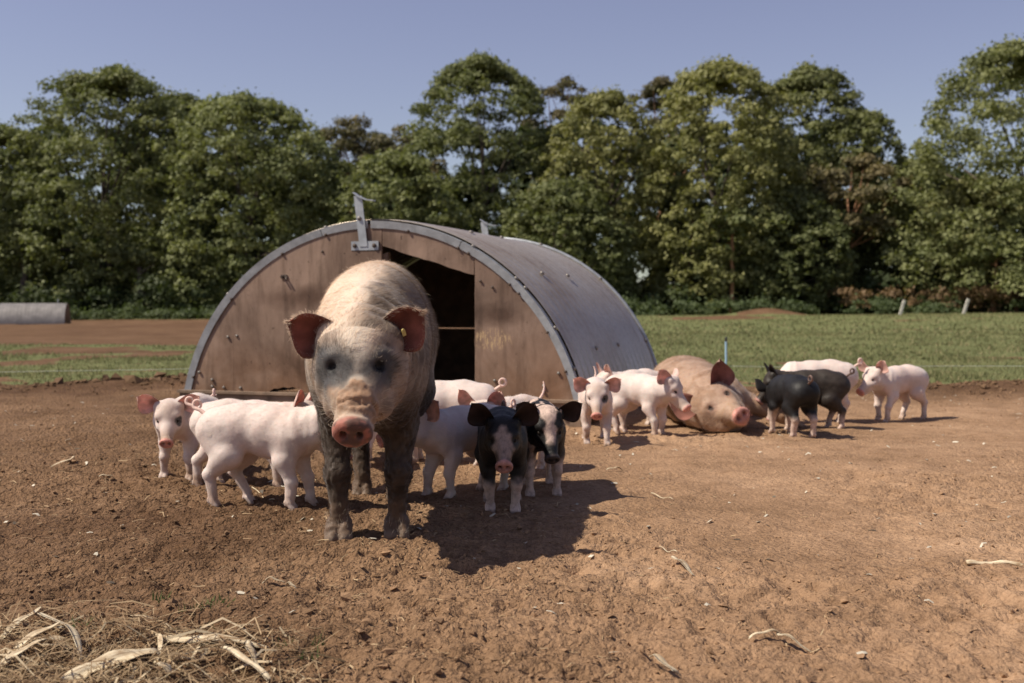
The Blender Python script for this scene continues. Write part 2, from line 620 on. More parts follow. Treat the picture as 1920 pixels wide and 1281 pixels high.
def panel_material():
    m, nt, b, _ = new_mat('weathered_board')
    c = objco(nt)
    mp = nd(nt, 'ShaderNodeMapping')
    mp.inputs['Scale'].default_value = (4.0, 4.0, 1.1)
    nt.links.new(c, mp.inputs['Vector'])
    streak = noise(nt, 4.0, 7, 0.7, mp.outputs[0], 0.4)
    blot = noise(nt, 2.2, 5, 0.6, c, 0.5)
    fine = noise(nt, 45.0, 5, 0.7, c)
    base = ramp(nt, blot, [(0.30, (0.110, 0.061, 0.036)), (0.50, (0.190, 0.110, 0.066)), (0.70, (0.265, 0.170, 0.112))])
    st = ramp(nt, streak, [(0.25, (0.66, 0.63, 0.60)), (0.46, (0.96, 0.95, 0.94)), (0.70, (1.10, 1.09, 1.08))])
    col = mixc(nt, 1.0, base.outputs[0], st.outputs[0], 'MULTIPLY')
    # paler, greyer weathering towards the top, red-brown splash soil towards the bottom
    sep = nd(nt, 'ShaderNodeSeparateXYZ')
    nt.links.new(c, sep.inputs[0])
    ad = nd(nt, 'ShaderNodeMath', operation='MULTIPLY_ADD')
    nt.links.new(blot, ad.inputs[0])
    ad.inputs[1].default_value = 0.9
    nt.links.new(sep.outputs['Z'], ad.inputs[2])
    hz = ramp(nt, ad.outputs[0], [(0.65, (0.0, 0.0, 0.0)), (1.15, (1, 1, 1))])
    grey = mixc(nt, 1.0, (0.295, 0.222, 0.180), st.outputs[0], 'MULTIPLY')
    fac = nd(nt, 'ShaderNodeMath', operation='MULTIPLY')
    nt.links.new(hz.outputs[0], fac.inputs[0])
    fac.inputs[1].default_value = 0.62
    col = mixc(nt, fac.outputs[0], col, grey)
    # scuffed pale rubbing marks
    rub = noise(nt, 7.0, 8, 0.75, mp.outputs[0], 1.2)
    rr = ramp(nt, rub, [(0.62, (0, 0, 0)), (0.70, (1, 1, 1))])
    rf = nd(nt, 'ShaderNodeMath', operation='MULTIPLY')
    nt.links.new(rr.outputs[0], rf.inputs[0])
    rf.inputs[1].default_value = 0.35
    col = mixc(nt, rf.outputs[0], col, (0.44, 0.33, 0.24))
    # dark runs and blotches
    mp2 = nd(nt, 'ShaderNodeMapping')
    mp2.inputs['Scale'].default_value = (3.5, 3.5, 0.5)
    nt.links.new(c, mp2.inputs['Vector'])
    run = ramp(nt, noise(nt, 3.0, 6, 0.65, mp2.outputs[0], 0.2), [(0.36, (0.40, 0.36, 0.33)), (0.50, (1, 1, 1))])
    col = mixc(nt, 0.55, col, mixc(nt, 1.0, col, run.outputs[0], 'MULTIPLY'))
    big = ramp(nt, noise(nt, 1.3, 4, 0.55, c, 0.8), [(0.34, (0.48, 0.42, 0.37)), (0.58, (1.12, 1.09, 1.06))])
    col = mixc(nt, 0.8, col, mixc(nt, 1.0, col, big.outputs[0], 'MULTIPLY'))
    # a greasy dark smear and a scraped pale patch on the right-hand board
    def patch(cx, cz, rx_, rz_):
        vm = nd(nt, 'ShaderNodeVectorMath', operation='SUBTRACT')
        nt.links.new(c, vm.inputs[0])
        vm.inputs[1].default_value = (cx, 0, cz)
        v2 = nd(nt, 'ShaderNodeVectorMath', operation='MULTIPLY')
        nt.links.new(vm.outputs[0], v2.inputs[0])
        v2.inputs[1].default_value = (1 / rx_, 0, 1 / rz_)
        ln = nd(nt, 'ShaderNodeVectorMath', operation='LENGTH')
        nt.links.new(v2.outputs[0], ln.inputs[0])
        ad2 = nd(nt, 'ShaderNodeMath', operation='MULTIPLY_ADD')
        nt.links.new(noise(nt, 9.0, 5, 0.65, c), ad2.inputs[0])
        ad2.inputs[1].default_value = 1.1
        nt.links.new(ln.outputs['Value'], ad2.inputs[2])
        dn_ = nd(nt, 'ShaderNodeMath', operation='MULTIPLY')
        nt.links.new(ad2.outputs[0], dn_.inputs[0])
        dn_.inputs[1].default_value = 0.4
        return dn_.outputs[0]
    sm = ramp(nt, patch(0.86, 0.69, 0.20, 0.09), [(0.34, (0.42, 0.37, 0.34)), (0.64, (1, 1, 1))])
    col = mixc(nt, 1.0, col, sm.outputs[0], 'MULTIPLY')
    sm2 = ramp(nt, patch(-0.45, 0.80, 0.45, 0.10), [(0.30, (0.55, 0.48, 0.44)), (0.62, (1, 1, 1))])
    col = mixc(nt, 1.0, col, sm2.outputs[0], 'MULTIPLY')
    sc1 = ramp(nt, patch(0.83, 0.54, 0.15, 0.085), [(0.46, (1, 1, 1)), (0.60, (0, 0, 0))])
    sc2 = ramp(nt, noise(nt, 22.0, 4, 0.7, mp.outputs[0], 0.6), [(0.50, (0, 0, 0)), (0.58, (1, 1, 1))])
    col = mixc(nt, mixc(nt, 1.0, sc1.outputs[0], sc2.outputs[0], 'MULTIPLY'), col, (0.46, 0.32, 0.18))
    # black mould specks
    sp = ramp(nt, noise(nt, 30.0, 3, 0.5, c), [(0.26, (0.35, 0.32, 0.30)), (0.33, (1, 1, 1))])
    col = mixc(nt, 1.0, col, sp.outputs[0], 'MULTIPLY')
    nt.links.new(col, b.inputs['Base Color'])
    b.inputs['Roughness'].default_value = 0.55
    b.inputs['Specular IOR Level'].default_value = 0.3
    bump(nt, b, fine, 0.25, 0.004)
    return m


def sheet_material():
    m, nt, b, _ = new_mat('corrugated_zinc')
    c = objco(nt)
    blot = noise(nt, 2.0, 6, 0.65, c, 0.4)
    fine = noise(nt, 40, 4, 0.6, c)
    col = ramp(nt, blot, [(0.28, (0.30, 0.225, 0.160)), (0.46, (0.41, 0.345, 0.275)), (0.72, (0.47, 0.425, 0.37))])
    f = ramp(nt, fine, [(0.3, (0.8, 0.8, 0.8)), (0.7, (1.1, 1.1, 1.1))])
    cc = mixc(nt, 1.0, col.outputs[0], f.outputs[0], 'MULTIPLY')
    nt.links.new(cc, b.inputs['Base Color'])
    b.inputs['Metallic'].default_value = 0.42
    b.inputs['Roughness'].default_value = 0.30
    bump(nt, b, fine, 0.15, 0.003)
    return m


board_mat = panel_material()
sheet_mat = sheet_material()
plinth_mat = plain('old_timber', (0.205, 0.140, 0.095), 0.85, 0, 0.4, 9, 0.5, 0.006)
inside_mat = plain('dark_straw_floor', (0.10, 0.07, 0.045), 0.95, 0, 0.4, 20, 0.6, 0.02)


def arc_z(u, half=1.4, base=0.15, top=1.283):
    R = (half ** 2 + (top - base) ** 2) / (2 * (top - base))
    zc = top - R
    return zc + np.sqrt(np.maximum(R * R - np.asarray(u) ** 2, 0))


def slab(name, outline, y0, y1, mat, parent):
    """upright sheet from a (u,z) outline, y0 front .. y1 back"""
    import bmesh
    bm = bmesh.new()
    fr = [bm.verts.new((u, y0, z)) for u, z in outline]
    bk = [bm.verts.new((u, y1, z)) for u, z in outline]
    bm.faces.new(fr)
    bm.faces.new(bk[::-1])
    n = len(fr)
    for i in range(n):
        j = (i + 1) % n
        bm.faces.new((fr[i], bk[i], bk[j], fr[j]))
    bmesh.ops.recalc_face_normals(bm, faces=bm.faces)
    bmesh.ops.triangulate(bm, faces=[f for f in bm.faces if len(f.verts) > 4])
    me = bpy.data.meshes.new(name)
    bm.to_mesh(me)
    bm.free()
    me.materials.append(mat)
    return link(name, me, parent)


def bolt_mesh(name, r, hgt, mat):
    mb = MB()
    mb.tube([(0, 0, 0), (0, -hgt * 0.6, 0), (0, -hgt, 0)], [r, r, r * 0.55], 8)
    V, fl = mb.arrays()
    return mesh_from(name, V, fl, [mat], True)


BOLT = bolt_mesh('bolt', 0.013, 0.012, bolt_mat)
DBOLT = bolt_mesh('bolt', 0.011, 0.010, dark_bolt)


def put(me, parent, loc, rot=None, name='bolt', scale=None):
    o = link(name, me, parent)
    o.location = loc
    if rot is not None:
        o.rotation_euler = rot
    if scale:
        o.scale = (scale,) * 3
    return o


def build_hut():
    root = bpy.data.objects.new('pig_hut', None)
    COL.objects.link(root)
    root.location = (-0.91, 7.38, 0.0)
    root.rotation_euler = (0, 0, math.radians(-18))
    root['label'] = 'large arched pig hut with corrugated roof, brown board front and dark doorway'
    root['category'] = 'pig hut'
    rng = random.Random(4)
    LEN = 2.4
    # front boards
    def top(us):
        return [(u, float(arc_z(u)) - 0.012) for u in us]
    seam, dl, dr = -1.024, 0.094, 0.706
    us = np.linspace(-1.39, seam, 12)
    slab('front_board', [(-1.39, 0.155)] + top(us[1:]) + [(seam - 0.002, 0.157)], 0.0, 0.018, board_mat, root)
    us = np.linspace(seam + 0.002, 0.075, 30)
    hole = [(-0.47, 0.157), (-0.480, 0.176), (-0.51, 0.190), (-0.545, 0.196), (-0.575, 0.204), (-0.61, 0.197), (-0.645, 0.203), (-0.69, 0.190), (-0.715, 0.193), (-0.745, 0.176), (-0.772, 0.157)]
    slab('front_board', [(seam + 0.002, 0.157)] + top(us) + [(0.075, 0.158)] + hole, -0.004, 0.014, board_mat, root)
    us = np.linspace(0.079, dr, 24)
    wob = lambda u: 1.125 - (u - dl) * (1.125 - 0.938) / (dr - dl) + 0.004 * rng.uniform(-1, 1)
    slab('lintel_board', [(0.079, 1.128)] + top(us) + [(dr, 0.940)] + [(u, wob(u)) for u in np.linspace(dr - 0.03, dl, 18)], -0.002, 0.016, board_mat, root)
    us = np.linspace(dr + 0.003, 1.39, 28)
    jag = [(dr + 0.003 + 0.003 * rng.uniform(0, 1), z) for z in np.linspace(0.17, 0.92, 16)]
    slab('front_board', jag + top(us) + [(1.392, 0.160)], 0.0, 0.018, board_mat, root)
    pl = slab('cover_strip', [(-0.145, 0.20), (-0.145, 1.105), (0.077, 1.098), (0.077, 0.20)], -0.016, -0.006, board_mat, root)
    slab('door_jamb', [(dl - 0.045, 0.17), (dl - 0.045, 1.07), (dl + 0.012, 1.09), (dl + 0.012, 0.17)], 0.020, 0.065, plinth_mat, root)
    # plinth
    mb = MB()
    mb.box((-1.43, -0.035, -0.06), (1.41, 0.05, 0.150))
    mb.build('plinth_board', plinth_mat, root)
    mb = MB()
    mb.box((-1.44, -0.050, 0.1505), (1.425, 0.06, 0.168))
    mb.build('plinth_cap', plinth_mat, root)
    # rim strip in four lengths with small gaps
    for u0, u1 in ((-1.398, -0.36), (-0.355, -0.02), (0.0, 0.62), (0.625, 1.40)):
        us = np.linspace(u0, u1, 26)
        zo = arc_z(us)
        nrm = np.column_stack([us, zo - (1.283 - 1.4315)])
        nrm /= np.linalg.norm(nrm, axis=1)[:, None]
        V = []
        for i in range(26):
            o_ = np.array([us[i], zo[i]])
            i_ = o_ - nrm[i] * 0.038
            q = o_ + nrm[i] * 0.010
            for (a, y) in ((i_, -0.010), (q, -0.016), (q, 0.040), (o_ - nrm[i] * 0.002, 0.040), (o_ - nrm[i] * 0.002, -0.0065), (i_, -0.0065)):
                V.append((a[0], y, a[1]))
        F = []
        for i in range(25):
            for j in range(6):
                k = (j + 1) % 6
                F.append((i * 6 + j, i * 6 + k, (i + 1) * 6 + k, (i + 1) * 6 + j))
        F.append
        me = mesh_from('rim_strip', V, np.array(F), [galv], False)
        link('rim_strip', me, root)
    for u in (-1.37, -1.06, -0.66, -0.33, 0.27, 0.62, 0.69, 0.97, 1.03, 1.22, 1.34):
        z = float(arc_z(u))
        n = np.array([u, z + 0.1485])
        n /= np.linalg.norm(n)
        put(DBOLT, root, (u - n[0] * 0.036, -0.010, z - n[1] * 0.036), scale=0.85)
        if rng.random() < 0.7:
            put(BOLT, root, (u + n[0] * 0.012, 0.012, z + n[1] * 0.012), (math.radians(-90), math.atan2(n[0], n[1]), 0), scale=1.1)
    for u, z in ((-0.995, 0.541), (-1.065, 0.533), (-1.19, 0.241), (-1.19, 0.194), (-1.10, 0.19), (-0.97, 0.19), (1.164, 0.25), (1.164, 0.217), (0.845, 0.276), (0.845, 0.216), (1.26, 0.33), (0.76, 0.215), (0.83, 0.86), (-1.29, 0.29), (0.75, 0.90), (-0.35, 1.10)):
        put(BOLT if z < 0.6 else DBOLT, root, (u, -0.004, z), scale=0.8)
    for u in (-1.2, -0.95, 0.55, 1.02, 1.311):
        put(DBOLT, root, (u, -0.035, 0.06), scale=1.2)
    # broken catch on the left board
    mb = MB()
    mb.box((-0.655, -0.012, 0.925), (-0.61, -0.004, 0.950))
    mb.tube([(-0.64, -0.012, 0.938), (-0.64, -0.035, 0.936)], 0.007, 8)
    mb.tube([(-0.615, -0.012, 0.932), (-0.605, -0.030, 0.915)], 0.006, 8)
    mb.build('broken_catch', dark_bolt, root)
    # corrugated roof: ridges run round the arch, two overlapping sheets
    na, nl = 56, 240
    a = np.linspace(-1.0, 1.0, na)
    R = 1.4315
    zc = 1.283 - R
    amax = math.acos((0.06 - zc) / (R + 0.02))
    pitch = 0.135
    V = np.zeros((nl, na, 3))
    ys = np.linspace(0.035, LEN, nl)
    cor = 0.0058 * np.cos(2 * np.pi * ys / pitch)
    for j in range(na):
        t = a[j] * amax
        bulge = 0.006 * math.sin(5 * a[j]) * np.sin(ys * 2.1)
        r = R + 0.024 + cor + bulge
        V[:, j, 0] = r * math.sin(t)
        V[:, j, 1] = ys
        V[:, j, 2] = zc + r * math.cos(t)
    i = np.arange(nl - 1)[:, None] * na + np.arange(na - 1)[None, :]
    F = np.stack([i, i + na, i + na + 1, i + 1], -1).reshape(-1, 4)
    # thickness: an inner skin
    V2 = V.copy()
    t = (a * amax)[None, :]
    V2[:, :, 0] -= 0.003 * np.sin(t)
    V2[:, :, 2] -= 0.003 * np.cos(t)
    n1 = nl * na
    rim = []
    for row in (0, nl - 1):
        k = row * na + np.arange(na - 1)
        rim.append(np.stack([k, k + 1, k + 1 + n1, k + n1], -1))
    for colm in (0, na - 1):
        k = np.arange(nl - 1) * na + colm
        rim.append(np.stack([k, k + na, k + na + n1, k + n1], -1))
    Vall = np.concatenate([V.reshape(-1, 3), V2.reshape(-1, 3)])
    roof = link('corrugated_roof', mesh_from('corrugated_roof', Vall, np.concatenate([F, F[:, ::-1] + n1] + rim), [sheet_mat], True), root)
    for y in (0.64, 1.30, 2.32):
        for aa in (-0.66, -0.2, 0.22, 0.50, 0.80):
            t = aa * amax
            put(BOLT, roof, ((R + 0.036) * math.sin(t), y, zc + (R + 0.036) * math.cos(t)), (math.radians(-90), t, 0), scale=1.25)
    # edge strip on the far end
    mb = MB()
    tt = np.linspace(-amax, amax, 50)
    mb.tube(np.column_stack([(R + 0.03) * np.sin(tt), np.full(50, LEN + 0.006), zc + (R + 0.03) * np.cos(tt)]), 0.016, 6)
    mb.build('back_rim', galv, root, True)
    # back wall in two boards with a gap of daylight between them
    us = np.linspace(-1.36, 1.36, 40)
    slab('back_board', [(-1.385, 0.02), (1.385, 0.02), (1.385, 0.20), (1.33, 0.38), (1.245, 0.547), (-1.245, 0.547), (-1.33, 0.38), (-1.385, 0.20)], LEN - 0.05, LEN - 0.03, plinth_mat, root)
    slab('back_board', [(-1.235, 0.557), (1.235, 0.557)] + [(u, float(arc_z(u)) + 0.008) for u in np.linspace(1.235, -1.235, 40)], LEN - 0.05, LEN - 0.03, plinth_mat, root)
    mb = MB()
    mb.box((-1.36, 0.06, -0.05), (1.36, LEN - 0.06, 0.035))
    mb.build('floor_board', inside_mat, root)
    # lifting bars
    def bar(name, u, y, plate):
        mb = MB()
        w, th = 0.028, 0.006
        # upright, leaning a little left
        P = [(u + 0.010, 1.128), (u - 0.030, 1.455)]
        V = []
        for (uu, z) in P:
            V += [(uu - w, y - 0.018 - th, z), (uu + w, y - 0.018 - th, z), (uu + w, y - 0.018, z), (uu - w, y - 0.018, z)]
        mb.add(V, [(0, 1, 5, 4), (1, 2, 6, 5), (2, 3, 7, 6), (3, 0, 4, 7), (0, 3, 2, 1), (4, 5, 6, 7)])
        mb.build(name, galv, root)
        mb = MB()
        pts = [(u - 0.058, y - 0.020, 1.472), (u - 0.02, y - 0.020, 1.446), (u + 0.03, y - 0.020, 1.425), (u + 0.085, y - 0.020, 1.418)]
        for k in range(3):
            (a0, yy, z0), (a1, _, z1) = pts[k], pts[k + 1]
            mb.add([(a0, yy - 0.022, z0), (a1, yy - 0.022, z1), (a1, yy + 0.022, z1), (a0, yy + 0.022, z0), (a0, yy - 0.022, z0 + 0.008), (a1, yy - 0.022, z1 + 0.008), (a1, yy + 0.022, z1 + 0.008), (a0, yy + 0.022, z0 + 0.008)],
                   [(0, 3, 2, 1), (4, 5, 6, 7), (0, 1, 5, 4), (2, 3, 7, 6), (1, 2, 6, 5), (3, 0, 4, 7)])
        mb.build('lifting_hook', galv, root)
        if plate:
            mb = MB()
            mb.box((-0.135, y - 0.0165 - 0.003, 1.104), (0.058, y - 0.0065, 1.162))
            p_ = mb.build('mounting_plate', galv, root)
            for uu in (-0.108, 0.030):
                put(DBOLT, p_, (uu, y - 0.0195, 1.133), scale=1.3)
            put(BOLT, root, (u - 0.018, y - 0.024, 1.31), scale=1.1)
    bar('lifting_bar', -0.055, 0.0, True)
    bar('lifting_bar', -0.055, LEN + 0.05, False)
    return root


build_hut()


def build_far_hut():
    """small galvanised ark at the left edge of the field"""
    x, y = -22.0, 50.0
    z0 = gz(x, y)
    R, LEN = 0.98, 2.75
    root = bpy.data.objects.new('pig_ark', None)
    COL.objects.link(root)
    root.location = (-19.75, 50.6, z0 - 0.02)
    root.rotation_euler = (0, 0, math.radians(104))
    root['label'] = 'small distant grey half-round pig ark at the left edge of the field'
    root['category'] = 'pig hut'
    na, nl = 40, 120
    t = np.linspace(-1.5, 1.5, na)
    ys = np.linspace(0, LEN, nl)
    T, Y = np.meshgrid(t, ys)
    r = R + 0.0012 * np.cos(2 * np.pi * Y / 0.152)
    V = np.stack([r * 1.05 * np.sin(T), Y, r * np.cos(T) - 0.03], -1).reshape(-1, 3)
    V2 = np.stack([(r - 0.01) * 1.05 * np.sin(T), Y, (r - 0.01) * np.cos(T) - 0.03], -1).reshape(-1, 3)
    i = np.arange(nl - 1)[:, None] * na + np.arange(na - 1)[None, :]
    F = np.stack([i, i + na, i + na + 1, i + 1], -1).reshape(-1, 4)
    n1 = len(V)
    k0 = np.arange(na - 1)
    k1 = (nl - 1) * na + np.arange(na - 1)
    rim = [np.stack([k, k + 1, k + 1 + n1, k + n1], -1) for k in (k0, k1)]
    link('corrugated_roof', mesh_from('corrugated_roof', np.concatenate([V, V2]), np.concatenate([F, F[:, ::-1] + n1] + rim), [plain('dull_grey_sheet', (0.20, 0.185, 0.175), 0.6, 0.2, 0.3, 3, 0.2)], True), root)
    us = np.linspace(-0.99, 0.99, 30)
    slab('end_board', [(u * 1.0, math.sqrt(max(0.97 ** 2 - (u / 1.03) ** 2, 0)) - 0.04) for u in us], 0.02, 0.05, board_mat, root)
    mb = MB()
    mb.tube([(0, 0.4, R - 0.04), (0.0, 0.4, R + 0.10), (0.06, 0.4, R + 0.13)], 0.02, 6)
    mb.build('lifting_hook', galv, root)


build_far_hut()
# ------------------------------------------------------------------ the wood behind the field
leaf_mat = attr_mat('leaf', 0.62, 0, 0.12, 3, 0, 0, 0.30, 0.25, tscale=(1.0, 1.05, 0.55))
bark_mat = plain('bark', (0.085, 0.065, 0.050), 0.9, 0, 0.4, 4, 0.6, 0.03)
pine_bark = plain('orange_pine_bark', (0.30, 0.155, 0.085), 0.9, 0, 0.4, 3, 0.6, 0.03)


def leaf_cloud(clumps, n, size, col_a, col_b, rng, droop=0.0, spread=1.0, flat=0.75):
    """leaf-sized faces on and in the clumps; clumps: (m,4) centre + radius"""
    m = len(clumps)
    w = clumps[:, 3] ** 2
    ci = rng.choice(m, n, p=w / w.sum())
    d = rng.normal(size=(n, 3))
    d /= np.linalg.norm(d, axis=1)[:, None]
    d[:, 2] = np.where(d[:, 2] < -0.25, -d[:, 2] * rng.uniform(0.3, 1, n), d[:, 2])
    rr = clumps[ci, 3] * (0.62 + 0.45 * rng.random(n) ** 0.7) * spread
    P = clumps[ci, :3] + d * rr[:, None] * np.array([1, 1, flat])
    stray = rng.random(n) < 0.22
    P[stray] += rng.normal(size=(int(stray.sum()), 3)) * 0.2
    P[:, 2] -= droop * rng.random(n)
    nrm = d * 0.75 + rng.normal(size=(n, 3)) * 0.45 + np.array([0, 0, 0.25])
    nrm /= np.linalg.norm(nrm, axis=1)[:, None]
    a = np.cross(nrm, rng.normal(size=(n, 3)))
    a /= np.linalg.norm(a, axis=1)[:, None] + 1e-9
    b = np.cross(nrm, a)
    s = size * rng.uniform(0.55, 1.35, n)[:, None]
    V = np.stack([P - a * s, P + a * s * 0.9 - b * s * 0.75, P + a * s * 0.7 + b * s * 0.85], 1).reshape(-1, 3)
    F = np.arange(3 * n).reshape(-1, 3)
    cl = rng.random(m)[ci]
    t = np.clip(0.55 * cl + 0.45 * rng.random(n), 0, 1)[:, None]
    C = (1 - t) * np.array(col_a) + t * np.array(col_b)
    return V, F, np.repeat(C, 3, axis=0)


def tree(name, label, x, y, height, width, style='oak', trunk_h=0.22, seed=0, group='trees along the edge of the wood', leaves=11000, tone=1.0, lean=0.0, low=0.22, gap=0.0, size=None):
    rng = np.random.default_rng(seed)
    z0 = gz(x, y)
    root = bpy.data.objects.new(name, None)
    COL.objects.link(root)
    root.location = (x, y, z0 - 0.1)
    root['label'] = label
    root['category'] = 'tree'
    root['group'] = group
    rx = width / 2 * 1.16
    zl, zh = height * low, height
    # the outline is a lumpy dome; clumps of leaves ride on it and fill it
    zm = zl + (zh - zl) * (0.42 if style != 'pine' else 0.5)
    nc = int((900 if style != 'pine' else 90) * (1 - gap))
    t = rng.uniform(-1, 1, nc)
    if style != 'pine':
        t = np.where(rng.random(nc) < 0.12, rng.uniform(0.9, 1.0, nc), t)
    az = rng.uniform(0, 2 * np.pi, nc)
    d = np.column_stack([np.cos(az), np.sin(az), t])
    lump = 1 + 0.17 * vnoise(d, 1.5, seed) + 0.13 * vnoise(d, 3.3, seed + 1)
    prof = np.where(t > 0, np.maximum(1 - np.abs(t) ** 2.3, 0) ** 0.52, 1 - 0.22 * t * t)
    ins = np.where(rng.random(nc) < 0.72, rng.uniform(0.84, 1.0, nc), rng.uniform(0.2, 0.84, nc))
    cx = d[:, 0] * rx * prof * lump * ins
    cy = d[:, 1] * rx * prof * lump * ins
    cz = zm + np.where(t > 0, t * (zh - zm - 0.4) * np.clip(0.97 + 0.3 * (lump - 1), 0.85, 1.05), t * (zm - zl))
    wide = np.ones(nc)
    cr = rx * rng.uniform(0.05, 0.14, nc) if style != 'pine' else rx * rng.uniform(0.14, 0.26, nc)
    clumps = np.column_stack([cx * np.minimum(wide, 1.5), cy * np.minimum(wide, 1.5), cz, cr])
    lobes = clumps[rng.choice(nc, min(18, nc), replace=False)]
    zc = zm
    clumps = clumps.copy()
    clumps[:, 0] += lean * clumps[:, 2]
    pal = {'oak': ((0.105, 0.130, 0.048), (0.270, 0.285, 0.120)), 'light': ((0.150, 0.160, 0.056), (0.330, 0.320, 0.130)),
           'pine': ((0.085, 0.090, 0.045), (0.190, 0.150, 0.075)), 'ash': ((0.115, 0.135, 0.052), (0.270, 0.280, 0.120))}[style]
    pa, pb = [tuple(c * tone for c in p) for p in pal]
    V, F, C = leaf_cloud(clumps, leaves, size or (0.116 if style != 'pine' else 0.12), pa, pb, rng, flat=0.80)
    link('crown', mesh_from('crown', V, F, [leaf_mat], False, C), root)
    mb = MB()
    r0 = 0.014 * height
    th = zc * 0.95
    wob = rng.normal(size=(6, 2)) * 0.12
    pts = [(wob[i, 0] * i * 0.5 + lean * th * i / 5, wob[i, 1] * i * 0.5, th * i / 5) for i in range(6)]
    mb.tube(pts, [r0 * 1.25, r0, r0 * 0.85, r0 * 0.7, r0 * 0.55, r0 * 0.4], 9)
    for (lx, ly, lz, lr) in lobes[:14]:
        s = pts[min(5, max(1, int(6 * lz / (th * 1.6))))]
        e = np.array([lx + lean * lz, ly, lz])
        s = np.array(s)
        mid = (s + e) / 2 + rng.normal(size=3) * 0.3 - np.array([0, 0, 0.3])
        mb.tube([s, mid, e], [r0 * 0.42, r0 * 0.27, r0 * 0.08], 6, cap=False)
    mb.build('trunk', pine_bark if style == 'pine' else bark_mat, root, True)
    return root


FPX = 2133.0


def tx(px, y):
    return (px - 960.0) / FPX * y


def hgt(py, y, x):
    return CAM_H + (572.0 - py) / FPX * y - gz(x, y)


TREES = [
    ('oak_tree', 'oak cut off by the left edge of the picture', -10, 74, 232, 9.5, 'oak', 1, 0.95),
    ('oak_tree', 'tall broad dark oak, highest crown of the left group', 205, 74, 132, 11.2, 'oak', 2, 0.92),
    ('oak_tree', 'rounded oak with sunlit boughs, right of the tall left oak', 468, 72, 182, 11.0, 'oak', 3, 1.05),
    ('pine_tree', 'thin brownish pine in the gap left of the tallest central oak', 662, 88, 218, 6.0, 'pine', 4, 1.0),
    ('pine_tree', 'reddish pine top peeping out left behind the tallest central oak', 752, 92, 232, 6.5, 'pine', 5, 1.05),
    ('oak_tree', 'tallest central oak with a high dark green dome', 905, 76, 108, 9.6, 'oak', 6, 0.88),
    ('oak_tree', 'bushy lower oak above the hut roof', 745, 70, 285, 7.6, 'oak', 7, 1.0),
    ('pine_tree', 'dark pine top behind the right shoulder of the central oak', 1058, 92, 148, 5.5, 'pine', 8, 0.9),
    ('ash_tree', 'pale green loose tree right of the central oak', 1130, 72, 172, 7.4, 'light', 9, 0.92),
    ('pine_tree', 'dark pine top behind the left of the wide yellow-green tree', 1235, 90, 150, 5.5, 'pine', 10, 0.9),
    ('birch_tree', 'wide tall yellow-green tree right of the hut', 1350, 70, 112, 8.8, 'light', 11, 1.0),
    ('birch_tree', 'darker tree leaning out right behind the yellow-green one', 1505, 76, 125, 8.6, 'ash', 12, 0.9),
    ('oak_tree', 'mid green tree with a broken sloping right outline', 1610, 74, 205, 6.6, 'ash', 13, 0.95),
    ('pine_tree', 'rusty brown pine below the sloping outline', 1590, 69, 290, 5.0, 'pine', 14, 1.25),
    ('oak_tree', 'low tree filling the gap left of the right-hand oak', 1715, 82, 290, 7.0, 'oak', 15, 0.85),
    ('oak_tree', 'big open oak at the right edge with sky between its boughs', 1925, 66, 78, 12.4, 'ash', 16, 0.95),
    ('oak_tree', 'lower spreading tree in front of the right edge oak', 1840, 68, 330, 7.5, 'light', 17, 0.82),
    ('oak_tree', 'low dense oak between the two left crowns', 340, 78, 175, 7.5, 'oak', 18, 0.85),
    ('oak_tree', 'bushy oak low between the left group and the hut', 590, 78, 300, 7.0, 'oak', 19, 0.9),
    ('oak_tree', 'shady oak below the pale tree, right above the hut roof', 1060, 68, 330, 6.5, 'oak', 20, 0.85),
    ('oak_tree', 'shadowed oak below the leaning tree', 1490, 68, 350, 6.0, 'oak', 21, 0.75),
]
for (nm, lb, px, ty, py, wd, st, sd, tone) in TREES:
    x = tx(px, ty)
    pine = st == 'pine'
    tree(nm, lb, x, ty, hgt(py, ty, x), wd, st, seed=100 + sd, tone=tone, leaves=12000 if pine else (58000 if wd > 8 else 32000),
         low=0.50 if pine else 0.04, gap=0.15 if sd == 16 else (0.25 if pine else 0.0), lean=0.0)


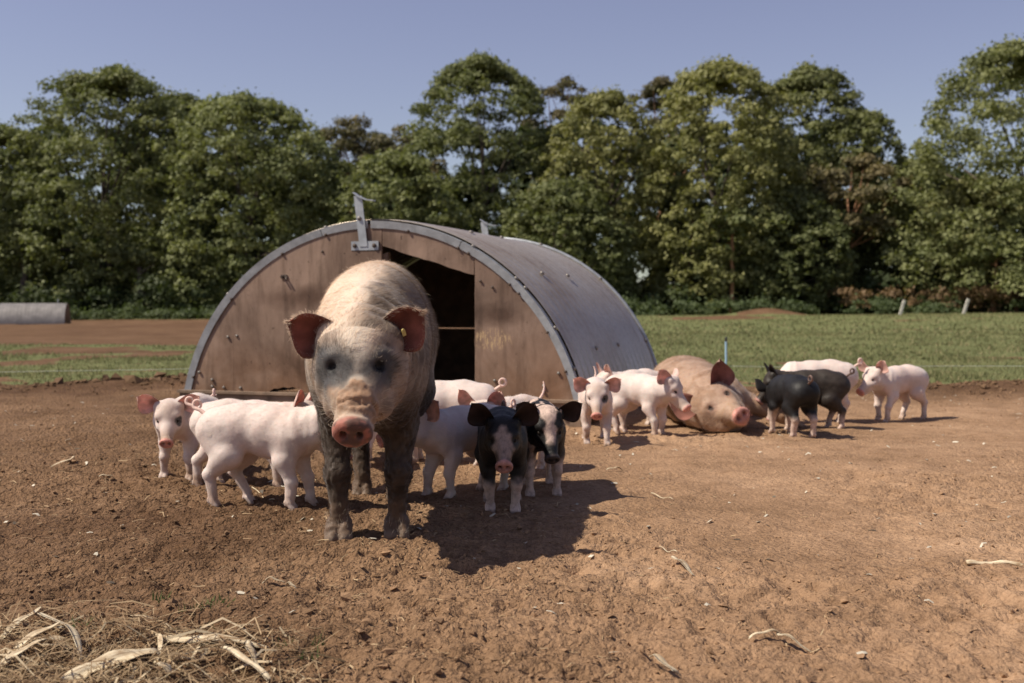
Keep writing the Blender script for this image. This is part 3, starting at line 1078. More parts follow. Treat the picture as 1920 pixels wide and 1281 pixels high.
def build_bare_trunks():
    rng = np.random.default_rng(8)
    data = [(1372, 66.5, 425, 0.11, 'sunlit orange pine trunk standing at the wood edge right of the hut', True), (1862, 64.5, 470, 0.12, 'slim orange trunk near the right edge of the wood', True),
            (265, 69, 500, 0.26, 'thick grey leaning trunk at the foot of the left oaks', False), (42, 70, 480, 0.24, 'grey trunk behind the far grey ark', False),
            (1288, 72, 400, 0.10, 'high pale pine stem inside the yellow-green crown', True), (620, 74, 345, 0.12, 'thin orange stem seen in the gap above the hut roof', True),
            (600, 76, 350, 0.11, 'second thin orange stem in the gap above the hut roof', True), (1430, 67, 455, 0.09, 'slim dim stem right of the sunlit pine trunk', True), (1905, 65, 455, 0.11, 'slanting pale trunk at the right edge', True)]
    for px, y, py, r, lb, orange in data:
        x = tx(px, y)
        H = hgt(py, y, x)
        root = bpy.data.objects.new('tree_stem', None)
        COL.objects.link(root)
        root.location = (x, y, gz(x, y) - 0.05)
        root['label'] = lb
        root['category'] = 'tree'
        root['group'] = 'bare stems at the wood edge'
        mb = MB()
        n = 9
        lean = rng.uniform(-0.05, 0.07)
        pts = [(lean * H * i / 8 + rng.normal() * 0.05, rng.normal() * 0.04, H * i / 8) for i in range(n)]
        mb.tube(pts, np.linspace(r * 1.3, r * 0.6, n), 8)
        mb.build('trunk', pine_bark if orange else bark_mat, root, True)
        cl = np.array([(pts[-1][0] + rng.normal() * 0.9, pts[-1][1] - 0.3 + rng.normal() * 0.6, H + rng.uniform(-0.6, 1.2), rng.uniform(0.35, 0.7)) for _k in range(9)])
        LV, LF, LC = leaf_cloud(cl, 900, 0.16, (0.10, 0.12, 0.045), (0.19, 0.20, 0.075), rng)
        link('crown', mesh_from('crown', LV, LF, [leaf_mat], False, LC), root)
        for k in range(3):
            mb = MB()
            s = np.array(pts[6 + k % 2])
            a = rng.uniform(0, 6.28)
            e = s + np.array([math.cos(a), math.sin(a), rng.uniform(0.0, 0.6)]) * rng.uniform(0.5, 1.3)
            mb.tube([s, (s + e) / 2 + rng.normal(size=3) * 0.08, e], [r * 0.3, r * 0.2, r * 0.06], 5, cap=False)
            mb.build('branch', pine_bark if orange else bark_mat, root, True)


build_bare_trunks()


def build_undergrowth():
    """the massed understorey and the inside of the wood"""
    rng = np.random.default_rng(77)
    cl = []
    for i in range(900):                       # dark mass inside the wood
        y = rng.uniform(80, 100)
        x = rng.uniform(-0.85, 0.85) * y
        px = 960 + x / y * FPX
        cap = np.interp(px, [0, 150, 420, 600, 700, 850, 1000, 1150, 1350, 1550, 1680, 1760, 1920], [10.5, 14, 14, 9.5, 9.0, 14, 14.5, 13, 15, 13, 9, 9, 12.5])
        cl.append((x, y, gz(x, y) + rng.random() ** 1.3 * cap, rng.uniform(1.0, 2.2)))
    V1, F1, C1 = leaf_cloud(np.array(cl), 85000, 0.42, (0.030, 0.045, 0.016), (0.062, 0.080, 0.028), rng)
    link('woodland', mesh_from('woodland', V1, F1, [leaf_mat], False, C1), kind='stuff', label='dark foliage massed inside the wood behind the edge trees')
    cl = []
    for i in range(660):
        y = rng.uniform(66, 76)
        x = rng.uniform(-0.75, 0.75) * y
        cl.append((x, y, gz(x, y) + rng.uniform(0.1, 2.6) * rng.random(), rng.uniform(0.4, 1.1)))
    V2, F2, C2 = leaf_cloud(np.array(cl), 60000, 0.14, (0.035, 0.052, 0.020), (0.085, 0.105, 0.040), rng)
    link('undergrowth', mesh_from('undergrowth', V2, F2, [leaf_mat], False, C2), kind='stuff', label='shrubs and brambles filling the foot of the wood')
    cl = []
    for i in range(240):                       # bank of nettles and long grass where the field ends
        y = rng.uniform(61.5, 65.5)
        t = rng.uniform(-0.5, 0.56)
        x = t * y
        hi = 0.7 if t > 0.08 else 0.35
        cl.append((x, y, gz(x, y) + rng.uniform(0.0, hi), rng.uniform(0.3, 0.75)))
    V3, F3, C3 = leaf_cloud(np.array(cl), 26000, 0.085, (0.060, 0.085, 0.035), (0.120, 0.150, 0.065), rng, flat=0.6)
    link('bank_growth', mesh_from('bank_growth', V3, F3, [leaf_mat], False, C3), kind='stuff', label='low green nettles and grass along the field edge')
    cl = []
    for i in range(70):
        y = rng.uniform(63, 66)
        x = rng.uniform(0.28, 0.45) * y
        cl.append((x, y, gz(x, y) + rng.uniform(0.3, 1.3), rng.uniform(0.25, 0.5)))
    V4, F4, C4 = leaf_cloud(np.array(cl), 5000, 0.09, (0.16, 0.105, 0.055), (0.26, 0.17, 0.09), rng)
    link('dead_bracken', mesh_from('dead_bracken', V4, F4, [leaf_mat], False, C4), kind='stuff', label='rusty dead bracken at the foot of the wood on the right')


build_undergrowth()
# ------------------------------------------------------------------ pigs: one smooth skin polygonised from blended tapered limbs
class Field:
    def __init__(self, lo, hi, h):
        self.lo = np.array(lo, float)
        self.h = h
        self.n = np.ceil((np.array(hi) - self.lo) / h).astype(int) + 1
        self.F = np.full(self.n, 0.2, np.float32)
        self.M = np.eye(3)
        self.o = np.zeros(3)
        self.s = 1.0

    def frame(self, M=None, o=None, s=1.0):
        self.M = np.eye(3) if M is None else np.asarray(M, float)
        self.o = np.zeros(3) if o is None else np.asarray(o, float)
        self.s = s

    def cone(self, a, b, r1, r2, k=0.02, op='add', sq=(1, 1, 1)):
        """tapered capsule a-b (radii r1, r2), sq stretches the cross-section along the frame's axes"""
        a, b = np.array(a, float), np.array(b, float)
        sq = np.array(sq, float)
        s = self.s
        rm = max(r1, r2) * s * max(sq.max(), 1) + max(k * s, 0.0) + 3 * self.h
        pa, pb = self.M @ (a * s) + self.o, self.M @ (b * s) + self.o
        i0 = np.clip(np.floor((np.minimum(pa, pb) - rm - self.lo) / self.h).astype(int), 0, self.n)
        i1 = np.clip(np.ceil((np.maximum(pa, pb) + rm - self.lo) / self.h).astype(int) + 1, 0, self.n)
        if np.any(i1 <= i0):
            return
        ax = [(self.lo[j] + np.arange(i0[j], i1[j]) * self.h - self.o[j]).astype(np.float32) for j in range(3)]
        gx, gy, gz_ = ax[0][:, None, None], ax[1][None, :, None], ax[2][None, None, :]
        M = self.M.astype(np.float32)
        q = [(M[0, j] * gx + M[1, j] * gy + M[2, j] * gz_) / (s * sq[j]) for j in range(3)]
        a2, b2 = a / sq, b / sq
        ba = b2 - a2
        L = max(float(ba @ ba), 1e-9)
        t = np.clip(((q[0] - a2[0]) * ba[0] + (q[1] - a2[1]) * ba[1] + (q[2] - a2[2]) * ba[2]) / L, 0, 1)
        d = np.sqrt((q[0] - a2[0] - t * ba[0]) ** 2 + (q[1] - a2[1] - t * ba[1]) ** 2 + (q[2] - a2[2] - t * ba[2]) ** 2)
        d = (d - (r1 + (r2 - r1) * t)) * (s * float(sq.min()))
        sl = tuple(slice(i0[j], i1[j]) for j in range(3))
        k = k * s
        F = self.F[sl]
        if op == 'add':
            hh = np.maximum(k - np.abs(F - d), 0) / k
            self.F[sl] = np.minimum(F, d) - hh * hh * k * 0.25
        else:
            d = -d
            hh = np.maximum(k - np.abs(F - d), 0) / k
            self.F[sl] = np.maximum(F, d) + hh * hh * k * 0.25

    def ball(self, c, r, k=0.02, op='add', sq=(1, 1, 1)):
        self.cone(c, c, r, r, k, op, sq)

    def floor(self, z):
        zz = (self.lo[2] + np.arange(self.n[2]) * self.h)[None, None, :]
        self.F = np.maximum(self.F, (z - zz).astype(np.float32))

    def mesh(self):
        F = self.F
        F[0], F[-1] = 1, 1
        F[:, 0], F[:, -1] = 1, 1
        F[:, :, 0], F[:, :, -1] = 1, 1
        ins = F < 0
        nx, ny, nz = F.shape
        cnt = np.zeros((nx - 1, ny - 1, nz - 1), np.int8)
        offs = [(i, j, k) for i in (0, 1) for j in (0, 1) for k in (0, 1)]
        for i, j, k in offs:
            cnt += ins[i:nx - 1 + i, j:ny - 1 + j, k:nz - 1 + k]
        act = np.argwhere((cnt > 0) & (cnt < 8))
        vid = np.full(cnt.shape, -1, np.int32)
        vid[act[:, 0], act[:, 1], act[:, 2]] = np.arange(len(act))
        vals = {o: F[act[:, 0] + o[0], act[:, 1] + o[1], act[:, 2] + o[2]] for o in offs}
        P = np.zeros((len(act), 3))
        C = np.zeros(len(act))
        for o in offs:
            for axis in range(3):
                if o[axis] == 0:
                    o2 = list(o)
                    o2[axis] = 1
                    o2 = tuple(o2)
                    va, vb = vals[o], vals[o2]
                    x = (va < 0) != (vb < 0)
                    t = np.where(x, va / np.where(x, va - vb, 1), 0)
                    p = np.tile(np.array(o, float), (len(act), 1))
                    p[:, axis] = t
                    P[x] += p[x]
                    C[x] += 1
        V = self.lo + (act + P / C[:, None]) * self.h
        Q = []
        for axis in range(3):
            sl0 = [slice(None)] * 3
            sl1 = [slice(None)] * 3
            sl0[axis], sl1[axis] = slice(0, -1), slice(1, None)
            a, b = ins[tuple(sl0)], ins[tuple(sl1)]
            e = np.argwhere(a != b)
            u, w = [(1, 2), (2, 0), (0, 1)][axis]
            du, dw = np.zeros(3, int), np.zeros(3, int)
            du[u], dw[w] = 1, 1
            c = [e - du - dw, e - dw, e, e - du]
            q = np.stack([vid[x[:, 0], x[:, 1], x[:, 2]] for x in c], 1)
            flip = ~a[e[:, 0], e[:, 1], e[:, 2]]
            q[flip] = q[flip][:, ::-1]
            Q.append(q)
        return V, np.concatenate(Q)


def smooth_mesh(V, Q, it=2, lam=0.5):
    E = np.concatenate([Q[:, [0, 1]], Q[:, [1, 2]], Q[:, [2, 3]], Q[:, [3, 0]]])
    deg = np.bincount(E.ravel(), minlength=len(V)).astype(float)
    for i in range(it):
        for l in (lam, -lam * 1.03):
            S = np.zeros_like(V)
            for j in range(3):
                S[:, j] = np.bincount(E[:, 0], V[E[:, 1], j], len(V)) + np.bincount(E[:, 1], V[E[:, 0], j], len(V))
            V = V + l * (S / deg[:, None] - V)
    return V


def vert_normals(V, Q):
    n = np.cross(V[Q[:, 2]] - V[Q[:, 0]], V[Q[:, 3]] - V[Q[:, 1]])
    N = np.zeros_like(V)
    for c in range(4):
        for j in range(3):
            N[:, j] += np.bincount(Q[:, c], n[:, j], len(V))
    return N / (np.linalg.norm(N, axis=1)[:, None] + 1e-12)


def euler_m(yaw=0, pitch=0, roll=0):
    """x forward; pitch lowers the nose, yaw turns it to the left"""
    return np.array((Matrix.Rotation(math.radians(yaw), 3, 'Z') @ Matrix.Rotation(math.radians(pitch), 3, 'Y') @ Matrix.Rotation(math.radians(roll), 3, 'X')))


def ear_mesh(base, dirv, front, L, W, cup, curl, nu=16, nv=13, thick=0.004, seed=0, asym=0.3):
    """cupped leaf-shaped ear; dirv points to the tip, front is where the opening faces"""
    d = np.array(dirv, float)
    d /= np.linalg.norm(d)
    f = np.array(front, float)
    f -= d * (f @ d)
    f /= np.linalg.norm(f)
    s = np.cross(f, d)
    V, inner = [], []
    for layer in (0, 1):
        for i in range(nu):
            u = i / (nu - 1)
            prof = (0.42 + 1.9 * u - 1.15 * u * u) * (1 - u ** 2.6) ** 0.62
            w = W * max(prof, 0.015)
            for j in range(nv):
                v = -1 + 2 * j / (nv - 1)
                wrap = cup * (1 - 0.62 * u)
                ang = v * wrap
                ys = w * (math.sin(ang) / max(math.sin(wrap), 0.3))
                dep = w * (1 - math.cos(ang)) * 0.9
                lift = curl * L * u * u
                wob = 0.03 * L * math.sin(3.1 * u + seed) * v
                p = np.array(base) + d * (L * u * (1 - 0.10 * v * v)) + s * (ys + asym * W * math.sin(math.pi * u) * 0.35) + f * (dep + lift + wob - 0.12 * L * (1 - u))
                if layer:
                    edge = max(0.12, 1 - abs(v) ** 4) * max(0.12, 1 - u ** 6)
                    p = p - f * thick * edge * (1.6 - u)
                V.append(p)
                inner.append(1 - layer)
    F = []
    k = nu * nv
    for i in range(nu - 1):
        for j in range(nv - 1):
            a, b, c, e = i * nv + j, i * nv + j + 1, (i + 1) * nv + j + 1, (i + 1) * nv + j
            F.append((a, b, c, e))
            F.append((k + e, k + c, k + b, k + a))
    for i in range(nu - 1):
        for j in (0, nv - 1):
            a, e = i * nv + j, (i + 1) * nv + j
            F.append((a, e, k + e, k + a) if j == 0 else (e, a, k + a, k + e))
    for j in range(nv - 1):
        a = (nu - 1) * nv + j
        F.append((a, a + 1, k + a + 1, k + a))
    return np.array(V), np.array(F), np.array(inner, float)


PIGLET = dict(
    trunk=[(-0.160, 0.276, 0.073, 1.00), (-0.080, 0.277, 0.081, 0.94), (0.030, 0.266, 0.087, 0.93), (0.120, 0.264, 0.080, 0.90)],
    neck=((0.130, 0.270, 0.074), (0.225, 0.290, 0.056)),
    poll=(0.218, 0.0, 0.340), hl=0.190,
    front=[(0.122, 0.046, 0.245, 0.056), (0.104, 0.055, 0.172, 0.034), (0.126, 0.053, 0.102, 0.0200), (0.118, 0.053, 0.042, 0.0160)],
    hind=[(-0.138, 0.043, 0.262, 0.070), (-0.106, 0.058, 0.185, 0.048), (-0.172, 0.052, 0.118, 0.0205), (-0.156, 0.052, 0.042, 0.0165)],
    toe=(0.0120, 0.0092, 0.022, 0.0105), tail_r=0.0055, tail=(-0.232, 0.318), k=0.027, h=0.0056, ear=(0.098, 0.046), ht=0.36)
SOW = dict(
    trunk=[(-0.46, 0.640, 0.210, 1.02), (-0.20, 0.645, 0.245, 0.96), (0.10, 0.620, 0.250, 0.93), (0.36, 0.585, 0.222, 0.90)],
    neck=((0.40, 0.600, 0.195), (0.64, 0.590, 0.135)),
    poll=(0.645, 0.0, 0.672), hl=0.352,
    front=[(0.38, 0.100, 0.50, 0.100), (0.35, 0.104, 0.37, 0.060), (0.40, 0.098, 0.215, 0.038), (0.385, 0.096, 0.085, 0.032)],
    hind=[(-0.40, 0.105, 0.600, 0.155), (-0.28, 0.125, 0.430, 0.090), (-0.47, 0.105, 0.265, 0.042), (-0.42, 0.100, 0.085, 0.034)],
    toe=(0.025, 0.020, 0.046, 0.021), tail_r=0.014, tail=(-0.660, 0.69), k=0.075, h=0.0064, ear=(0.150, 0.072), ht=0.90)

skin_mat = attr_mat('pig_skin', 0.60, 0.10, 0.10, 90, 0.5, 0.0022, spec=0.28, sheen=0.15)
black_mat = attr_mat('black_pig_skin', 0.54, 0.0, 0.4, 45, 0.55, 0.004, spec=0.3)
ear_mat = attr_mat('pig_ear_skin', 0.65, 0.0, 0.15, 60, 0.35, 0.003, 0.28, 0.2, tscale=(1.0, 0.55, 0.44))
hair_mat = attr_mat('pig_bristle', 0.5, 0.0, 0.1, 30, 0, 0, 0.45, 0.3)
hoof_tone = np.array([0.20, 0.145, 0.105])
eye_mat, _nt, _b, _ = new_mat('pig_eye')
_b.inputs['Base Color'].default_value = (0.012, 0.008, 0.006, 1)
_b.inputs['Roughness'].default_value = 0.45
_b.inputs['Specular IOR Level'].default_value = 0.12
tag_mat = plain('yellow_ear_tag', (0.50, 0.40, 0.14), 0.45, var=0.1)


def eye_template():
    import bmesh
    bm = bmesh.new()
    bmesh.ops.create_uvsphere(bm, u_segments=14, v_segments=10, radius=1)
    me = bpy.data.meshes.new('eye')
    bm.to_mesh(me)
    bm.free()
    me.polygons.foreach_set('use_smooth', np.full(len(me.polygons), True))
    me.materials.append(eye_mat)
    return me


EYE = eye_template()


def build_pig(name, label, group, xy, facing, color, base=PIGLET, scale=1.0, head=(0, 35, 0), legs=(0, 0, 0, 0), legy=(0, 0, 0, 0),
              tail='curl', ears='up', mat=None, fat=1.0, hair=None, lie=None, nshift=(0, 0, 0), sink=0.006, res=1.0, post=None, eye_open=1.0, eye_size=1.0, earset=None, tag=False, ear_scale=1.0, whiskers=None):
    """legs: forward swing of the feet (left front, right front, left hind, right hind), metres; head: yaw, pitch, roll"""
    B = base
    big = B is SOW
    h = B['h'] * res
    k = B['k']
    hl = B['hl']
    hy, hp, hr = head
    Mh = euler_m(hy, hp, hr)
    Me = euler_m(hy, hp * 0.2, hr)
    poll = np.array(B['poll'], float) + np.array(nshift)
    yawv = math.radians(hy)
    nb = np.array([B['neck'][0][0], 0, B['neck'][0][1]])
    # the neck bends with the head
    pr = poll - nb
    poll = nb + np.array([pr[0] * math.cos(yawv * 0.5), pr[0] * math.sin(yawv * 0.5), pr[2]])
    ext = 0.42 if not big else 1.18
    hi_z = B['ht'] * 1.22
    f = Field((-ext * (0.72 if not big else 0.68), -0.20 if not big else -0.56, -0.02), (ext * 1.12, 0.20 if not big else 0.56, hi_z), h)
    if not big:
        f = Field((-0.28, -0.24, -0.02), (0.50, 0.24, 0.47), h)
    # trunk
    tr = B['trunk']
    for (x0, z0, r0, s0), (x1, z1, r1, s1) in zip(tr[:-1], tr[1:]):
        ys = (s0 + s1) / 2 * fat
        f.cone((x0, 0, z0), (x1, 0, z1), r0, r1, k, sq=(1, ys, 1))
    (nx0, nz0, nr0), (nx1, nz1, nr1) = B['neck']
    hc = poll + Mh @ (np.array([0.10, 0, -0.20]) * hl)
    f.cone((nx0, 0, nz0), tuple(hc), nr0, nr1 * 1.06, k, sq=(1, 0.95, 1))
    # jowl side of the neck
    f.cone((nx0, 0, nz0 - nr0 * 0.35), tuple(hc + Mh @ (np.array([0.10, 0, -0.18]) * hl)), nr0 * 0.72, nr1 * 0.85, k)
    # head
    f.frame(Mh, poll, hl)
    kk = 0.16
    if big:
        f.ball((0.15, 0, -0.19), 0.27, 0.14, sq=(1.05, 1.06, 0.93))
        for s in (-1, 1):
            f.cone((0.20, s * 0.165, -0.33), (0.50, s * 0.150, -0.38), 0.185, 0.135, 0.11)       # jowl
            f.cone((0.30, s * 0.20, -0.10), (0.58, s * 0.135, -0.17), 0.085, 0.070, 0.09)        # cheek bone
        f.cone((0.28, 0, -0.20), (0.62, 0, -0.235), 0.225, 0.165, 0.12, sq=(1, 1.08, 1))
        f.cone((0.60, 0, -0.240), (0.92, 0, -0.262), 0.150, 0.132, 0.07, sq=(1, 1.06, 1))
        f.cone((0.22, 0, -0.43), (0.86, 0, -0.405), 0.16, 0.075, 0.08)
    else:
        f.ball((0.16, 0, -0.16), 0.27, kk, sq=(1.05, 1.05, 0.98))
        for s in (-1, 1):
            f.ball((0.24, s * 0.165, -0.33), 0.175, 0.11)
        f.cone((0.30, 0, -0.19), (0.90, 0, -0.262), 0.215, 0.122, 0.12, sq=(1, 1.02, 1))
        f.cone((0.22, 0, -0.40), (0.83, 0, -0.390), 0.155, 0.070, 0.08)
    ex, ey_, ez = (0.42, 0.190, -0.02) if big else (0.43, 0.262, -0.105)
    for s in (-1, 1):
        f.ball((0.33, s * 0.185, -0.050), 0.085, 0.10)                 # brow
        if not big:
            f.ball((0.47, s * 0.165, -0.245), 0.085, 0.10)             # cheek bone
        f.ball((0.06, s * 0.235, 0.01), 0.085, 0.12)                  # root of the ear
    for s in (-1, 1):
        f.ball((ex, s * ey_, ez), 0.036 if not big else 0.034, 0.05, 'cut')          # eye hollow
        if big:
            f.cone((ex - 0.055, s * (ey_ - 0.05), ez + 0.010), (ex - 0.045, s * (ey_ + 0.05), ez - 0.035), 0.024, 0.024, 0.05)   # heavy lid
        f.cone((0.90, s * 0.07, -0.385), (0.58, s * 0.20, -0.375), 0.010, 0.012, 0.03, 'cut')   # mouth line
    ds = 0.93 if big else 1.0
    f.cone((0.93, 0, -0.262), (0.972, 0, -0.262), 0.143 * ds, 0.156 * ds, 0.045, sq=(0.35, 1.10, 0.95))   # snout disc
    f.ball((1.04, 0, -0.262), 0.115, 0.03, 'cut', sq=(0.25, 1.05, 0.9))
    for s in (-1, 1):
        f.cone((1.06, s * 0.058, -0.258), (0.93, s * 0.070, -0.250), 0.040, 0.030, 0.022, 'cut', sq=(1, 0.85, 1.15))
    f.frame()
    # legs
    feet = []
    for li, (fr, sd) in enumerate(((True, 1), (True, -1), (False, 1), (False, -1))):
        dx, dy = legs[li], legy[li]
        pts = []
        for q, (x, y, z, r) in enumerate(B['front'] if fr else B['hind']):
            w = (0, 0.12, 0.55, 1.0)[q]
            pts.append((np.array([x + dx * w, sd * y + dy * w, z]), r))
        if lie and lie.get('legs'):
            pts = [(np.array(p), r) for p, (_, r) in zip(lie['legs'][li], pts)]
        kl = k * 0.9
        for q in range(3):
            sq = (1.25, 0.72, 1.05) if q == 0 else (1, 1, 1)
            f.cone(pts[q][0], pts[q + 1][0], pts[q][1] if q else pts[q][1], pts[q + 1][1], (kl, k * 0.5, k * 0.3)[q], sq=sq if q == 0 else (1, 0.94, 1))
        f.ball(pts[2][0], pts[2][1] * 1.08, k * 0.3)
        tr1, tr2, tl, ty = B['toe']
        foot = pts[3][0]
        feet.append(foot)
        fw = np.array([1.0, 0, 0])
        dn = np.array([0, 0, -1.0])
        if lie and lie.get('legs'):
            dn = pts[3][0] - pts[2][0]
            dn /= np.linalg.norm(dn)
            fw = np.array(lie['fw'][li], float)
            fw = fw - dn * (fw @ dn)
            fw /= np.linalg.norm(fw)
        sd_v = np.cross(fw, dn)
        zz = foot[2] if not (lie and lie.get('legs')) else pts[3][1] * 2.0
        for t in (-1, 1):
            a = foot + dn * (zz * 0.35) + sd_v * (t * ty * 0.75) + fw * tl * 0.1
            b = foot + dn * (zz - tr2 * 0.55) + sd_v * (t * ty) + fw * tl * 0.85
            f.cone(a, b, tr1, tr2, tr1 * 0.35)
            c = foot + dn * (zz * 0.22) - fw * (pts[3][1] * 0.8) + sd_v * (t * ty * 0.9)
            f.cone(c, c + dn * tr1 * 1.0, tr1 * 0.5, tr1 * 0.38, tr1 * 0.4)
    if not lie:
        f.floor(0.0)
    V, Q = f.mesh()
    V = smooth_mesh(V, Q, 2)
    N = vert_normals(V, Q)
    HV = ((V - poll) @ Mh) / hl
    hm = ((HV[:, 0] - 0.50) / 0.78) ** 2 + (HV[:, 1] / 0.48) ** 2 + ((HV[:, 2] + 0.22) / 0.46) ** 2
    HV = np.where((hm < 1.0)[:, None], HV, np.array([-9.0, 0, 0]))       # head coordinates only count on the head
    ctx = dict(V=V, N=N, HV=HV, hl=hl, B=B, feet=feet, big=big)
    eyepos = {}
    for s in (-1, 1):
        up = np.array([0, s * 0.62, 0.78]) if big else np.array([0, s * 1.0, 0.0])
        c0 = np.array([ex, s * ey_, ez]) - up * 0.10
        rel = HV - c0
        al = rel @ up
        lat = np.linalg.norm(rel - al[:, None] * up, axis=1) + 10 * (al < 0)
        eyepos[s] = c0 + up * np.median(al[np.argsort(lat)[:10]])
    ctx['eyepos'] = eyepos
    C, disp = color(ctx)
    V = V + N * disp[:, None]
    N = vert_normals(V, Q)
    # hooves are horn coloured
    if not lie:
        hoofz = B['toe'][0] * 1.5
        w = sstep(hoofz, hoofz * 0.6, V[:, 2])[:, None] * 0.6
        C = C * (1 - w) + hoof_tone * w
    nb_ = len(V)
    allV, allF, allC, mi = [V], [Q], [C], [np.zeros(len(Q), int)]
    off = nb_
    # ears
    L, W = B['ear']
    L, W = L * ear_scale, W * ear_scale
    tone = ctx.get('ear_in', np.array([0.50, 0.18, 0.14]))
    tone_out = ctx.get('ear_out', np.array([0.62, 0.42, 0.35]))
    for s in (-1, 1):
        if earset:
            dv, fv = earset[0 if s > 0 else 1]
        elif ears == 'up':
            dv, fv = (0.02, s * 0.72, 0.80), (1.0, s * 0.30, -0.05)
        elif ears == 'side':
            dv, fv = (0.08, s * 0.92, 0.48), (1.0, s * 0.12, -0.05)
        else:
            dv, fv = (-0.62, s * 0.60, 0.55), (0.55, s * 0.85, 0.1)
        Mx = Me
        if lie:
            Mx = np.array(Matrix.Rotation(math.radians(-lie['roll']), 3, 'X'))
        base_p = poll + Mh @ (np.array([0.075, s * (0.225 if not big else 0.195), 0.02]) * hl)
        EV, EF, inn = ear_mesh(base_p, Mx @ np.array(dv), Mx @ np.array(fv), L, W, 1.15, 0.10, thick=0.0042 if not big else 0.008, seed=s + len(name), asym=-0.9 * s)
        nn = fbm(EV, 40 if not big else 22, 3, 5)[:, None]
        hollow_shade = np.exp(-(np.linalg.norm(EV - base_p - (Mx @ np.array(dv)) * L * 0.18, axis=1) / (L * 0.52)) ** 2)[:, None]  # shading of the ear hollow, painted into the inner colour
        dk = ctx.get('ear_shade', 0.85)
        tin = tone * (1 - dk * hollow_shade) + tone * np.array([0.22, 0.20, 0.20]) * dk * hollow_shade
        ec = np.where(inn[:, None] > 0.5, tin * (1 + 0.8 * nn), tone_out * (1 + 0.25 * nn))
        ctx.setdefault('ears', []).append((EV, 16, 13))
        allV.append(EV)
        allF.append(EF + off)
        allC.append(np.clip(ec, 0.004, 0.95))
        mi.append(np.ones(len(EF), int))
        off += len(EV)
    # tail
    tx, tz = B['tail']
    r = B['tail_r']
    if tail:
        n = 26
        pts = []
        if tail == 'curl':
            R = r * 2.9
            for i in range(n):
                u = i / (n - 1)
                a = u * 2 * math.pi * 1.25
                if u < 0.15:
                    pts.append((tx + 0.02 - u * 0.2, 0, tz + u * 0.14))
                else:
                    pts.append((tx - 0.012 - R * 0.8 * math.sin(a - 0.9) - 0.3 * R, (u - 0.15) * R * 1.2, tz + 0.021 + R * (1 - math.cos(a - 0.9)) * 0.9))
        elif tail == 'up':
            for i in range(n):
                u = i / (n - 1)
                pts.append((tx + 0.02 - 0.05 * u + 0.02 * u * u, 0.012 * math.sin(3 * u), tz + 0.012 + 0.085 * u))
        elif tail == 'loop':
            for i in range(n):
                u = i / (n - 1)
                a = u * 2 * math.pi * 1.02
                pts.append((tx + 0.02 - 0.10 * math.sin(a * 0.5) - 0.01, 0.06 * math.sin(a), tz + 0.02 + 0.085 * (1 - math.cos(a)) * 0.9))
        else:
            for i in range(n):
                u = i / (n - 1)
                pts.append((tx + 0.02 - 0.05 * u, 0.01 * u, tz - 0.10 * u * (2.2 if big else 1)))
        mb = MB()
        pts = np.array(pts)
        mb.tube(pts, r * np.linspace(1.35, 0.55, n), 9)
        TV, TF = mb.arrays()
        tc = ctx.get('tail', C.mean(0))
        allV.append(TV)
        allC.append(np.tile(tc, (len(TV), 1)))
        for ff in TF:
            allF.append(ff + off)
            mi.append(np.zeros(len(ff), int))
        off += len(TV)
    VV = np.concatenate(allV)
    CC = np.clip(np.concatenate(allC), 0.003, 0.95)
    f4 = [x for x in allF if x.shape[1] == 4]
    f3 = [x for x in allF if x.shape[1] == 3]
    m4 = [m for x, m in zip(allF, mi) if x.shape[1] == 4]
    m3 = [m for x, m in zip(allF, mi) if x.shape[1] == 3]
    fl = [np.concatenate(f4)] + ([np.concatenate(f3)] if f3 else [])
    midx = np.concatenate(m4 + m3)
    T = np.eye(4)
    if lie:
        T[:3, :3] = np.array(Matrix.Rotation(math.radians(lie['roll']), 3, 'X'))
        T[:3, 3] = T[:3, :3] @ np.array([0, 0, -lie['pivot']]) + np.array([0, 0, lie['z']])
        VV = VV @ T[:3, :3].T + T[:3, 3]
        # the resting flank spreads on the ground
        low = VV[:, 2] < 0.05
        VV[low, 2] = 0.05 - (0.05 - VV[low, 2]) * 0.25
    VV = VV * scale
    me = mesh_from(name, VV, fl, [mat or skin_mat, ear_mat], True, CC, midx)
    ang = math.atan2(facing[1], facing[0])
    loc = (xy[0], xy[1], gz(*xy) - sink)
    o = link(name, me, label=label, category='pig' if big else 'piglet', group=group, loc=loc, rotz=ang)
    # eyes sit where the hollows are
    for s in (-1, 1):
        up = np.array([0, s * 0.62, 0.78]) if big else np.array([0, s * 1.0, 0.0])
        re = (0.040 if not big else 0.030) * hl
        p = poll + Mh @ ((eyepos[s] - up * 0.020 * eye_open) * hl)
        if lie:
            p = T[:3, :3] @ p + T[:3, 3]
        e = link('eye', EYE, o)
        e.location = tuple(p * scale)
        Re = T[:3, :3] @ Mh if lie else Mh
        e.rotation_euler = Matrix(Re.tolist()).to_euler()
        k_ = re * scale * eye_size
        e.scale = (k_ * 1.25, k_, k_ * (0.72 if big else 0.85))
    ctx.update(mesh=VV[:nb_] / scale, Q=Q, N=N, C=CC[:nb_], poll=poll, Mh=Mh, EV=[VV], scale=scale)
    if tag:
        mb = MB()
        mb.tube([(-0.003, 0, 0), (0.003, 0, 0)], [0.005, 0.005], 12)
        mb.box((-0.0012, -0.006, -0.019), (0.0012, 0.006, -0.003))
        t_o = mb.build('ear_tag', tag_mat, o)
        p = poll + Mh @ (np.array([0.075, 0.225, 0.02]) * hl) + Me @ np.array([0.012, 0.052, 0.018])
        t_o.location = tuple(p)
        t_o.rotation_euler = (0.4, 0.3, 0.5)
    if hair:
        grow_hair(o, ctx, T, scale, **hair)
    if whiskers:
        grow_hair(o, ctx, T, scale, **whiskers)
    return o


